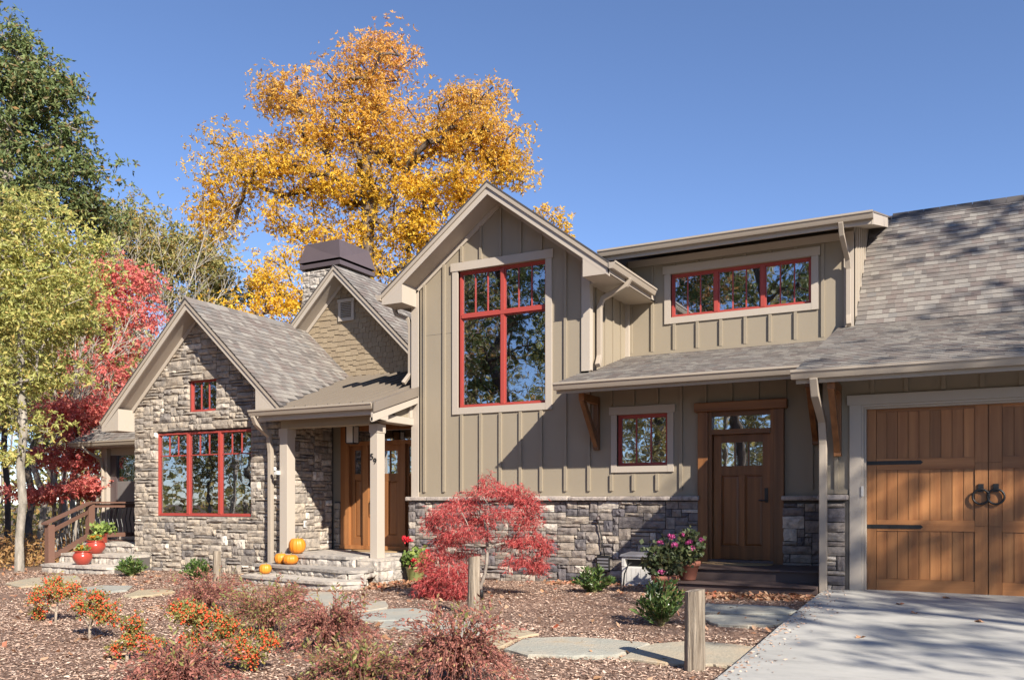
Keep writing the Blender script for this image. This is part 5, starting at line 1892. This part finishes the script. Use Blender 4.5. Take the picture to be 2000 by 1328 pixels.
def berry_bush(px, py, lobes, label, seed, n_leaf=1500, n_berry=420):
    n_leaf, n_berry = int(n_leaf * 0.9), int(n_berry * 1.3)
    """Young holly on bare stems with clusters of orange berries; lobes are (dx, dy, dz, r) in metres."""
    r = R(seed)
    b = on_ground(px, py)
    root = empty('berry_bush', b)
    tag(root, label, 'bush', 'orange berry bushes of the front bed')
    cl = []
    for (x, y, z, q) in lobes:
        x, y, z, q = x * 1.5, y * 1.5, z * 1.12, q * 1.08
        k = max(6, int(90 * q))
        cl.append(np.array([x, y, z]) + unit(r.normal(size=(k, 3))) * q * (r.rand(k, 1) ** 0.5) * np.array([1, 1, 0.8]))
    cl = np.concatenate(cl)
    arr, par, cnt = skeleton([(0, 0, -0.03), (0.01, 0, 0.06), (0.0, 0.01, 0.13)], list(cl), r, 0.5, 0.08, 0.05)
    rad = np.maximum(0.003, 0.017 * (cnt / cnt[0]) ** 0.5)
    k = np.arange(1, len(arr))
    v, f = edge_tubes(arr[par[k]], arr[k], rad[par[k]], rad[k], 5)
    link('stems', np_mesh('stems', v, f, 'twig', True), root)
    idx = r.randint(0, len(cl), n_leaf)
    pos = cl[idx] + r.normal(size=(n_leaf, 3)) * 0.035
    L = 0.034 * (0.6 + 0.8 * r.rand(n_leaf))
    v, f = leaf_blades(pos, r.normal(size=(n_leaf, 3)), L, L * 0.5, r, 0.1)
    link('leaves', np_mesh('leaves', v, f, 'leaf_holly'), root)
    idx = r.randint(0, len(cl), n_berry)
    pos = cl[idx] + r.normal(size=(n_berry, 3)) * 0.026
    oc = np.array([(1, 0, 0), (0, 1, 0), (-1, 0, 0), (0, -1, 0), (0, 0, 1), (0, 0, -1)], float)
    tri = np.array([(0, 1, 4), (1, 2, 4), (2, 3, 4), (3, 0, 4), (1, 0, 5), (2, 1, 5), (3, 2, 5), (0, 3, 5)])
    rr = 0.0118 * (0.75 + 0.5 * r.rand(n_berry))
    v = (pos[:, None, :] + oc[None] * rr[:, None, None]).reshape(-1, 3)
    f = (np.arange(n_berry) * 6)[:, None, None] + tri[None]
    tag(link('berries', np_mesh('berries', v, f.reshape(-1, 3), 'berry', True), root), kind='stuff')


berry_bush(108, 1216, [(-0.12, 0, 0.30, 0.17), (0.10, 0.05, 0.33, 0.16), (-0.02, 0, 0.42, 0.12), (-0.24, 0, 0.08, 0.10)], 'orange berry bush on a single stem nearest the left edge', 321, 1700, 520)
berry_bush(174, 1246, [(0.12, 0.02, 0.34, 0.15), (-0.08, 0, 0.28, 0.10), (0.18, 0, 0.22, 0.12), (0.06, 0, 0.42, 0.08)], 'orange berry bush with forked pale stems, second from the left edge', 322, 1500, 430)
berry_bush(247, 1290, [(0.02, 0, 0.20, 0.12), (0.16, 0.05, 0.16, 0.12), (-0.10, 0, 0.08, 0.08), (0.05, 0, 0.30, 0.09)], 'small low orange berry bush between the larger ones', 323, 1300, 360)
berry_bush(415, 1304, [(0.10, 0, 0.30, 0.17), (-0.08, 0.05, 0.38, 0.14), (0.22, 0, 0.22, 0.14), (-0.30, 0.1, 0.36, 0.14), (-0.42, 0.15, 0.42, 0.12), (-0.14, 0, 0.20, 0.10), (0.28, 0, 0.12, 0.10), (0.36, 0.05, 0.24, 0.10), (-0.05, -0.05, 0.12, 0.10)], 'largest orange berry bush, spreading widely in the foreground', 324, 4600, 1300)


def lace_maple():
    r = R(331)
    b = on_ground(940, 1166)
    root = empty('japanese_maple', b)
    tag(root, 'crimson laceleaf Japanese maple in front of the stone wainscot', 'tree')
    # pads of drooping foliage: offset right / back / up, radius
    s = 11.9 / F_PX
    pads = []
    for (px, py, rx, ry, dd) in ((960, 938, 46, 8, 0.0), (1005, 946, 42, 11, 0.1), (1040, 966, 24, 13, 0.0), (905, 965, 44, 9, 0.2), (870, 986, 36, 11, -0.1), (842, 1008, 24, 13, 0.0), (985, 986, 44, 8, -0.3), (1036, 1002, 28, 13, 0.1),
                                 (925, 1000, 40, 8, 0.4), (915, 1026, 52, 8, -0.2), (868, 1042, 34, 9, 0.1), (1040, 1042, 40, 9, 0.0), (1072, 1057, 17, 11, -0.1), (1000, 1048, 28, 7, 0.3), (848, 1072, 28, 9, 0.0), (900, 1076, 34, 7, 0.3),
                                 (1030, 1086, 42, 8, 0.0), (1057, 1100, 18, 9, 0.1), (880, 1106, 48, 12, -0.1), (846, 1132, 34, 16, 0.0), (896, 1136, 32, 16, -0.3), (832, 1154, 18, 12, 0.1), (872, 1156, 36, 8, -0.1), (955, 915, 14, 4, 0.0), (822, 1095, 18, 10, 0.0), (815, 1140, 14, 12, 0.0)):
        o = CR * ((px - 940) * s) + CF * dd
        pads.append((np.array([o.x, o.y, (1166 - py) * s]), rx * s * 1.08, ry * s * 1.5))
    cl = []
    for (c, a, h) in pads:
        k = max(4, int(a * h * 130))
        q = unit(r.normal(size=(k, 3))) * r.rand(k, 1) ** 0.5
        cl.append(c + q * np.array([a, a * 0.8, h]))
    cl = np.concatenate(cl)
    tr = [(0, 0, -0.05), (-0.02, 0, 0.15), (0.04, 0.02, 0.32), (0.09, 0.0, 0.50), (0.09, 0.03, 0.72), (0.08, 0, 0.98), (0.04, 0, 1.2)]
    arr, par, cnt = skeleton(tr, list(cl), r, 0.15, 0.12, 0.05)
    rad = np.maximum(0.0028, 0.032 * (cnt / cnt[0]) ** 0.5)
    k = np.arange(1, len(arr))
    v, f = edge_tubes(arr[par[k]], arr[k], np.minimum(rad[par[k]], rad[k] * 1.6), rad[k], 6)
    link('trunk', np_mesh('trunk', v, f, 'bark_grey', True), root)
    n = 8800
    w = np.array([a * (h + 0.03) for (_, a, h) in pads])
    idx = r.choice(len(pads), n, p=w / w.sum())
    C = np.array([p[0] for p in pads])[idx]
    A = np.array([p[1] for p in pads])[idx][:, None]
    Hh = np.array([p[2] for p in pads])[idx][:, None]
    q = unit(r.normal(size=(n, 3))) * r.rand(n, 1) ** 0.4 * 1.08
    pos = C + q * np.concatenate([A, A * 0.85, Hh], 1)
    pos[:, 2] -= 0.07 * (q[:, 0] ** 2 + q[:, 1] ** 2)
    pos += r.normal(size=(n, 3)) * 0.04 * (0.4 + 1.2 * r.rand(n, 1))
    out = np.concatenate([q[:, :2], np.full((n, 1), -0.7)], 1)
    vs = []
    for j in range(4):                     # each leaf: four lobes like fingers
        d = unit(out) + r.normal(size=(n, 3)) * 0.55
        L = 0.066 * (0.5 + 0.9 * r.rand(n))
        vs.append(leaf_blades(pos, d, L, L * 0.12, r, 0.04))
    v, f = join(vs)
    link('crown', np_mesh('crown', v, f, 'leaf_lace'), root)


lace_maple()


# ------------------------------------------------------------------ path, posts, pots and other garden things
def wall_point(px, py, v):
    r_ = ray(px, py)
    k = v / r_.y
    return Vector((r_.x * k, v, EYE + r_.z * k))


FLAGS = [
    ([(1212, 1290), (1240, 1272), (1280, 1261), (1340, 1257), (1420, 1262), (1478, 1270), (1465, 1290), (1430, 1308), (1390, 1303), (1300, 1301)], 'broad flagstone at the foot of the pale front post'),
    ([(985, 1272), (1020, 1252), (1100, 1248), (1200, 1253), (1268, 1262), (1236, 1276), (1200, 1285), (1120, 1287), (1030, 1284)], 'long banded flagstone left of the pale front post'),
    ([(935, 1252), (985, 1228), (1020, 1234), (1052, 1242), (1012, 1250), (978, 1268), (950, 1266)], 'small pointed flagstone right of the rusty shrub'),
    ([(845, 1216), (900, 1216), (975, 1226), (925, 1248), (850, 1245), (790, 1232)], 'flagstone half hidden behind the rusty shrub'),
    ([(700, 1202), (760, 1193), (810, 1191), (848, 1200), (838, 1214), (740, 1216), (690, 1213)], 'pale grey flagstone right of the dark red shrub'),
    ([(752, 1218), (842, 1217), (782, 1232), (740, 1228)], 'narrow flagstone sliver by the dark red shrub'),
    ([(590, 1184), (604, 1158), (660, 1160), (694, 1174), (650, 1187), (620, 1190)], 'tan flagstone at the foot of the porch steps'),
    ([(648, 1191), (700, 1176), (755, 1177), (758, 1190), (700, 1199), (660, 1199)], 'grey flagstone next to the tan one by the porch steps'),
    ([(1378, 1183), (1450, 1185), (1540, 1190), (1560, 1197), (1540, 1203), (1440, 1202), (1376, 1198)], 'flagstone directly below the wooden side steps'),
    ([(1376, 1205), (1450, 1206), (1545, 1207), (1552, 1213), (1520, 1223), (1460, 1226), (1400, 1223), (1376, 1214)], 'lower of the two flagstones by the wooden side steps'),
    ([(240, 1166), (270, 1156), (335, 1152), (342, 1158), (300, 1165), (255, 1169)], 'pale flagstone behind the second berry bush'),
    ([(150, 1151), (200, 1146), (258, 1147), (250, 1155), (180, 1161)], 'thin flagstone between berry bush and stone steps'),
    ([(10, 1142), (60, 1131), (150, 1126), (158, 1135), (90, 1145), (40, 1149)], 'flagstone by the pale trunk at the left edge'),
    ([(448, 1152), (480, 1143), (505, 1149), (480, 1158)], 'small flagstone beside the short post'),
]
for q, (pts, label) in enumerate(FLAGS):
    r = random.Random(400 + q)
    w = [on_ground(*p) for p in pts]
    ring = []
    for k in range(len(w)):
        a, b_ = w[k], w[(k + 1) % len(w)]
        for j in range(4):
            p = a.lerp(b_, j / 4)
            ring.append((p.x + r.uniform(-0.012, 0.012), p.y + r.uniform(-0.015, 0.015)))
    zc = sum(p.z for p in w) / len(w)
    m = MB()
    n = len(ring)
    zt = lambda x, y: ground_z(x, y) + 0.035
    cx, cy = sum(p[0] for p in ring) / n, sum(p[1] for p in ring) / n
    m.v = [(x - cx, y - cy, zt(x, y) - 0.07 - zc) for x, y in ring] + [(x - cx, y - cy, zt(x, y) - 0.008 - zc) for x, y in ring]
    m.v += [((x - cx) * 0.97, (y - cy) * 0.97, zt(x, y) + r.uniform(-0.002, 0.002) - zc) for x, y in ring]
    for lay in (0, n):
        m.f += [(lay + k, lay + (k + 1) % n, lay + n + (k + 1) % n, lay + n + k) for k in range(n)]
    m.f.append(tuple(range(2 * n, 3 * n)))
    o = m.build('flagstone', 'flagstone')
    o.location = (cx, cy, zc)
    tag(o, label, 'flagstone', 'flagstones of the garden path')


def log_post(px, py, h, rad, label, seed, lean=0.0):
    r = random.Random(seed)
    b_ = on_ground(px, py)
    n, rings = 18, 9
    m = MB()
    prof = [1 + 0.09 * math.sin(2 * t * 6.283 / n + seed) + r.uniform(-0.07, 0.07) for t in range(n)]
    for k in range(rings):
        t = k / (rings - 1)
        for q in range(n):
            a = 6.2832 * q / n
            rr = rad * prof[q] * (1.04 - 0.06 * t) * (1 + r.uniform(-0.025, 0.025))
            m.v.append((rr * math.cos(a) + lean * t * h, rr * math.sin(a), -0.08 + (h + 0.08) * t + (0.012 * math.sin(a + seed) if k == rings - 1 else 0)))
    for k in range(rings - 1):
        for q in range(n):
            m.f.append((k * n + q, k * n + (q + 1) % n, (k + 1) * n + (q + 1) % n, (k + 1) * n + q))
    m.f.append(tuple((rings - 1) * n + q for q in range(n)))
    o = m.build('log_post', 'weathered_wood')
    o.location = b_
    tag(o, label, 'post', 'rough log posts beside the path')


log_post(1357, 1309, 0.705, 0.078, 'pale rough log post standing in front of the broad flagstone', 1)
log_post(924, 1201, 0.74, 0.072, 'grey shaded log post in front of the crimson maple', 2, 0.02)
log_post(424, 1134, 0.56, 0.078, 'short sunlit log post below the stone gable', 3)


def pumpkin(p, rad, hgt, label, seed):
    root = empty('pumpkin', p)
    tag(root, label, 'pumpkin', 'pumpkins on the porch steps')
    prof = []
    for k in range(13):
        a = -math.pi / 2 + math.pi * k / 12
        rr = rad * math.cos(a) ** 0.75 if 0 < k < 12 else 0.012
        zz = hgt / 2 + hgt / 2 * math.sin(a)
        if k >= 11:
            zz -= hgt * 0.05 * (k - 10)
        prof.append((max(rr, 0.012), zz))
    MB().lathe(prof, 40, ribs=12, rib=0.10).build('rind', 'pumpkin_skin', root, smooth=True)
    MB().tube([(0, 0, hgt * 0.87), (0.004, 0.002, hgt * 0.98), (0.02, 0.01, hgt * 1.07)], [0.02, 0.013, 0.016], 7).build('stalk', 'stem_green', root)


pumpkin((-11.72, 12.16, 0.06), 0.118, 0.195, 'pumpkin alone on the lowest porch step', 1)
pumpkin((-11.78, 12.64, 0.215), 0.128, 0.215, 'pumpkin on the second step, left one of the touching pair', 2)
pumpkin((-11.50, 12.60, 0.215), 0.150, 0.20, 'flattest pumpkin, under the big one on the second step', 3)
pumpkin((-11.62, 12.92, 0.40), 0.165, 0.32, 'largest and tallest pumpkin, on the landing behind the pair', 4)


def flower_pot(p, prof, mat, label, leaf, spread, n_leaf, flower, heads, seed, leaf_size=0.06, base_h=0.0, group=None, lift=0.0):
    """A turned pot with a leafy plant and flower heads (x, y, z, r) above its base."""
    r = R(seed)
    root = empty('flower_pot', p)
    tag(root, label, 'flower pot', group)
    MB().lathe(prof, 28).build('pot', mat, root, smooth=True)
    top = prof[-1][1]
    rim = prof[-1][0]
    MB().lathe([(rim * 0.9, top - 0.03), (rim * 0.4, top + 0.004), (0.01, top + 0.006)], 20).build('soil', 'mulch', root)
    w, h = spread
    tips = [(math.cos(a) * w * q, math.sin(a) * w * q, top + h * (0.35 + 0.65 * (1 - q * q)) * (0.7 + 0.4 * r.rand())) for a, q in zip(r.rand(26) * 6.28, np.sqrt(r.rand(26)))]
    lines, v, f = bush_stems((0, 0, top - 0.02), tips, r, 0.005, 0.3)
    link('stems', np_mesh('stems', v, f, 'stem_green'), root)
    L_ = np.array([l[-1] for l in lines])
    idx = r.randint(0, len(lines), n_leaf)
    t = (0.35 + 0.65 * r.rand(n_leaf))[:, None]
    base = np.array([0, 0, top])
    pos = base + (L_[idx] - base) * t + r.normal(size=(n_leaf, 3)) * 0.045 * (w / 0.25)
    pos[:, 2] = np.maximum(pos[:, 2], top + 0.005)
    L = leaf_size * (0.6 + 0.7 * r.rand(n_leaf))
    v, f = leaf_blades(pos, r.normal(size=(n_leaf, 3)) + np.array([0, 0, 0.3]), L, L * 0.85, r, 0.1)
    link('leaves', np_mesh('leaves', v, f, leaf), root)
    for (x, y, z, q) in heads:
        n = 46
        pos = np.array([x, y, z]) + unit(r.normal(size=(n, 3))) * q * (0.5 + 0.5 * r.rand(n, 1)) * np.array([1, 1, 0.6])
        L = np.full(n, q * 0.75)
        v, f = leaf_blades(pos, r.normal(size=(n, 3)) + np.array([0, 0, 0.6]), L, L * 0.8, r, 0.12)
        v2, f2 = edge_tubes(np.array([[x * 0.5, y * 0.5, top + (z - top) * 0.3]]), np.array([[x, y, z]]), np.array([0.003]), np.array([0.003]), 4)
        link('bloom', np_mesh('bloom', v, f, flower), root)
    return root


def sprinkle(r, n, w, z0, z1, q):
    return [(r.uniform(-w, w), r.uniform(-w, w), r.uniform(z0, z1), q) for _ in range(n)]


rr = random.Random(9)
terra = [(0.10, 0.0), (0.115, 0.02), (0.155, 0.21), (0.175, 0.215), (0.18, 0.275), (0.165, 0.28)]
p1 = on_ground(1302, 1181)
flower_pot((-3.98, 12.25, 0.04), [(a * 1.15, b_ * 1.05) for a, b_ in terra], 'terracotta', 'terracotta pot of pink geraniums standing beside the white garden box', 'leaf_geranium_dark', (0.36, 0.55), 900, 'petal_pink',
           [(-0.16, -0.1, 0.62, 0.04), (0.0, -0.1, 0.52, 0.045), (0.02, -0.2, 0.36, 0.045), (0.10, 0.0, 0.86, 0.05), (0.18, -0.1, 0.74, 0.05), (-0.04, -0.1, 0.78, 0.04), (-0.2, 0, 0.50, 0.03)], 501, 0.075, group='potted geraniums by the side steps')
flower_pot((-3.72, 12.52, 0.255), [(a * 1.05, b_) for a, b_ in terra], 'terracotta', 'terracotta pot of pink geraniums standing on the lower wooden step', 'leaf_geranium_dark', (0.28, 0.42), 700, 'petal_pink',
           [(0.12, -0.1, 0.48, 0.05), (0.22, -0.05, 0.60, 0.035), (-0.05, -0.05, 0.66, 0.045), (0.05, -0.1, 0.56, 0.05)], 502, 0.075, group='potted geraniums by the side steps')
bowl = [(0.10, 0.0), (0.13, 0.015), (0.195, 0.10), (0.215, 0.165), (0.20, 0.225), (0.165, 0.262), (0.165, 0.275), (0.20, 0.29), (0.19, 0.30)]
flower_pot((-17.42, 12.78, 0.25), [(a * 1.0, b_) for a, b_ in bowl], 'red_glaze', 'glossy red bowl of yellow pansies on the middle stone step', 'leaf_geranium', (0.17, 0.12), 200, 'petal_yellow',
           sprinkle(rr, 10, 0.13, 0.34, 0.42, 0.035), 503, 0.05, group='red pots on the stone steps')
flower_pot((-17.08, 12.22, 0.05), [(a * 0.94, b_) for a, b_ in bowl], 'red_glaze', 'glossy red bowl of pansies on the lowest stone step', 'leaf_geranium', (0.16, 0.11), 180, 'petal_yellow',
           sprinkle(rr, 8, 0.11, 0.33, 0.41, 0.033), 504, 0.05, group='red pots on the stone steps')
flower_pot((-18.10, 13.45, 0.45), [(0.105, 0), (0.12, 0.02), (0.125, 0.20), (0.135, 0.205), (0.135, 0.235), (0.12, 0.24)], 'red_glaze', 'straight red pot with a leafy green plant on the top stone step', 'leaf_geranium', (0.26, 0.22), 260, 'petal_yellow', [], 505, 0.10, group='red pots on the stone steps')
flower_pot((-9.20, 13.45, -0.07), [(0.13, 0), (0.14, 0.02), (0.18, 0.24), (0.19, 0.245), (0.19, 0.27), (0.175, 0.275)], 'green_pot', 'lime green pot of red geraniums beside the stone pier of the porch', 'leaf_geranium', (0.30, 0.32), 520, 'petal_red',
           [(-0.16, -0.1, 0.78, 0.07), (-0.08, -0.1, 0.76, 0.055), (0.12, -0.2, 0.40, 0.06), (0.26, 0.0, 0.56, 0.05)], 506, 0.085)

# garden box by the side steps
bx = empty('garden_box', (-4.72, 13.5, 0.0))
tag(bx, 'white plastic garden box with grey lid against the stone wainscot', 'box')
MB().box(-0.33, 0.33, -0.22, 0.22, 0.03, 0.10).box(-0.33, 0.33, -0.21, 0.22, 0.10, 0.36).box(-0.33, -0.27, -0.22, 0.22, 0.36, 0.52).box(0.27, 0.33, -0.22, 0.22, 0.36, 0.52).box(-0.27, 0.27, -0.22, 0.22, 0.48, 0.52).box(-0.27, 0.27, -0.1, 0.2, 0.36, 0.48).build('body', 'white_plastic', bx, bevel=0.008)
for k in range(6):
    MB().box(-0.24 + k * 0.08, -0.168 + k * 0.08, -0.2165, -0.209, 0.12, 0.34).build('slat', 'white_plastic', bx)
MB().box(-0.27, 0.27, -0.105, -0.1005, 0.361, 0.479).build('slot', 'black_iron', bx)
MB().hexa([(-0.36, -0.25, 0.521), (0.36, -0.25, 0.521), (0.36, 0.25, 0.521), (-0.36, 0.25, 0.521), (-0.34, -0.23, 0.56), (0.34, -0.23, 0.56), (0.34, 0.23, 0.585), (-0.34, 0.23, 0.585)]).build('lid', 'grey_plastic', bx, bevel=0.008)
hose = MB().tube([(-4.86, 13.24, 0.43), (-4.90, 13.2, 0.40), (-4.96, 13.18, 0.25), (-4.99, 13.2, 0.03), (-5.0, 13.3, 0.01)], 0.012, 7)
tag(hose.build('hose', 'black_iron', smooth=True), 'black hose hanging out of the white garden box', 'hose')
c = wall_point(1179, 1100, 13.86)
ub = empty('utility_box', (c.x, 13.88, c.z - 0.14))
tag(ub, 'black utility box with cable on the stone wainscot', 'utility box')
MB().box(-0.115, 0.115, -0.06, 0.0, 0.0, 0.28).build('body', 'black_iron', ub, bevel=0.01)
for k in range(4):
    MB().box(-0.10, 0.10, -0.066, -0.0605, 0.04 + k * 0.055, 0.07 + k * 0.055).build('louver', 'grey_plastic', ub)
MB().tube([(0.02, -0.03, 0.28), (-0.01, -0.035, 0.45), (-0.05, -0.03, 0.65), (-0.09, -0.03, 0.85), (-0.10, -0.03, 0.90)], 0.011, 7).build('cable', 'black_iron', ub, smooth=True)
MB().lathe([(0.02, 0), (0.035, 0.02), (0.03, 0.05), (0.012, 0.07)], 10, (-0.10, -0.04, 0.88)).build('cable_clamp', 'bronze_metal', ub)
pl = empty('path_light', on_ground(940, 1172))
tag(pl, 'small dark path light beside the grey log post', 'path light')
MB().lathe([(0.032, 0.0), (0.034, 0.14), (0.03, 0.15)], 12).build('shade', 'black_iron', pl, smooth=True)
MB().tube([(0, 0, 0.15), (0, 0, 0.17)], 0.012, 8).build('cap', 'bronze_metal', pl)


def doormat(cx, cy, z, w, d, label):
    m = MB()
    n = 26
    out = [(w * math.cos(6.2832 * k / n), d * math.sin(6.2832 * k / n) if math.sin(6.2832 * k / n) < 0 else d * 0.35 * math.sin(6.2832 * k / n)) for k in range(n)]
    m.prism(out, 'z', 0.0, 0.018)
    o = m.build('doormat', 'jute')
    o.location = (cx, cy, z)
    tag(o, label, 'doormat')


doormat(-10.75, 14.32, 0.401, 0.62, 0.30, 'half-round jute mat in front of the main entrance')
doormat(-3.28, 13.72, 0.431, 0.56, 0.34, 'half-round jute mat in front of the dark side door')

# ------------------------------------------------------------------ mulch chips and fallen leaves
def scatter(name, n, areas, L, W, mat, seed, lift=0.012, tilt=0.35):
    r = R(seed)
    pos = []
    for (x0, x1, y0, y1, share) in areas:
        m = int(n * share)
        pos.append(np.stack([r.uniform(x0, x1, m), r.uniform(y0, y1, m)], 1))
    pos = np.concatenate(pos)
    keep = ~((pos[:, 0] > -1.85) | ((pos[:, 1] > 13.0) & (pos[:, 0] > -16.6) & (pos[:, 0] < -9.5)) | ((pos[:, 1] > 13.8) & (pos[:, 0] > -17)))
    pos = pos[keep]
    n = len(pos)
    z = np.array([ground_z(x, y) for x, y in pos]) + r.rand(n) * lift
    P = np.concatenate([pos, z[:, None]], 1)
    a = r.rand(n) * 6.283
    d = np.stack([np.cos(a), np.sin(a), r.normal(size=n) * tilt * 0.5], 1)
    d = unit(d)
    s = unit(np.stack([-np.sin(a), np.cos(a), r.normal(size=n) * tilt], 1))
    ln = (L * (0.5 + 1.0 * r.rand(n)))[:, None]
    wd = (W * (0.5 + 1.0 * r.rand(n)))[:, None]
    v = np.stack([P - d * ln / 2, P + s * wd / 2 - d * ln * 0.1, P + d * ln / 2, P - s * wd / 2 + d * ln * 0.1], 1).reshape(-1, 3)
    f = np.arange(4 * n).reshape(n, 4)
    return tag(link(name, np_mesh(name, v, f, mat)), kind='stuff')


o = scatter('wood_chips', 150000, [(-13, -1.85, 3.2, 9.0, 0.60), (-18.5, -1.85, 8.5, 13.9, 0.40)], 0.042, 0.013, 'chip', 601, 0.018, 0.5)
tag(o, 'brown bark mulch covering the planting bed', 'mulch')
o = scatter('fallen_leaves', 3400, [(-16, -1.85, 5, 13.8, 0.30), (-9.7, -8.4, 11.7, 13.6, 0.16), (-3.9, -1.85, 11.6, 12.25, 0.2), (-6.5, -4.2, 13.2, 13.8, 0.1), (-30, -16.5, 9, 20, 0.32)], 0.085, 0.065, 'fallen', 602, 0.035, 0.8)
tag(o, 'dry brown leaves lying on the mulch', 'leaves')
r = R(603)
n = 420
xx = -1.78 + np.abs(r.normal(size=n)) * 0.16
yy = 5.5 + r.rand(n) * 7.0
zz = np.array([drive_z(b_) for b_ in yy]) + 0.004 + r.rand(n) * 0.006
v, f = leaf_blades(np.stack([xx, yy, zz], 1), np.concatenate([r.normal(size=(n, 2)), np.full((n, 1), 0.05)], 1), 0.035 * (0.5 + r.rand(n)), 0.014, r, 0.03)
tag(link('drive_litter', np_mesh('drive_litter', v, f, 'chip')), 'mulch crumbs spilled onto the edge of the drive', 'litter', None, 'stuff')
spots = [(1788, 1197, 'fallen leaf near the middle of the drive'), (1912, 1214, 'fallen leaf on the drive towards the right edge'), (1680, 1245, 'fallen leaf alone on the sunny concrete'), (1757, 1180, 'small fallen leaf close to the garage door stile'), (1848, 1168, 'fallen leaf right below the ring handles')]
for k, (px, py, label) in enumerate(spots):
    r_ = ray(px, py)
    z = 0.1
    for _ in range(10):
        q = (z - EYE) / r_.z
        z = drive_z(r_.y * q)
    m = MB()
    pts = []
    for j in range(10):
        a = 6.2832 * j / 10
        q = 0.055 if j % 2 == 0 else 0.03
        pts.append((q * math.cos(a), q * math.sin(a), 0.012 + 0.014 * math.cos(2 * a)))
    for j in range(10):
        m.poly([(0, 0, 0.006), pts[j], pts[(j + 1) % 10]])
    o = m.build('fallen_leaf', 'fallen')
    o.location = (r_.x * (z - EYE) / r_.z, r_.y * (z - EYE) / r_.z, z)
    o.rotation_euler = (0, 0, k * 1.3)
    tag(o, label, 'leaf', 'leaves fallen on the drive')
# undergrowth at the edge of the wood
r = R(610)
n = 60000
x = -19.6 - r.rand(n) ** 1.5 * 30
y = 8 + r.rand(n) * 34
z = np.array([ground_z(a, b_) for a, b_ in zip(x, y)]) + r.rand(n) ** 1.8 * (0.25 + 0.9 * (np.sin(x * 1.3) * np.sin(y * 0.9 + 1) * 0.5 + 0.5))
v, f = leaf_blades(np.stack([x, y, z], 1), r.normal(size=(n, 3)), 0.11 * (0.6 + 0.8 * r.rand(n)), 0.06, r)
o = link('undergrowth', np_mesh('undergrowth', v, f, 'leaf_rust'))
tag(o, 'brown and yellow undergrowth at the edge of the wood', 'undergrowth', None, 'stuff')
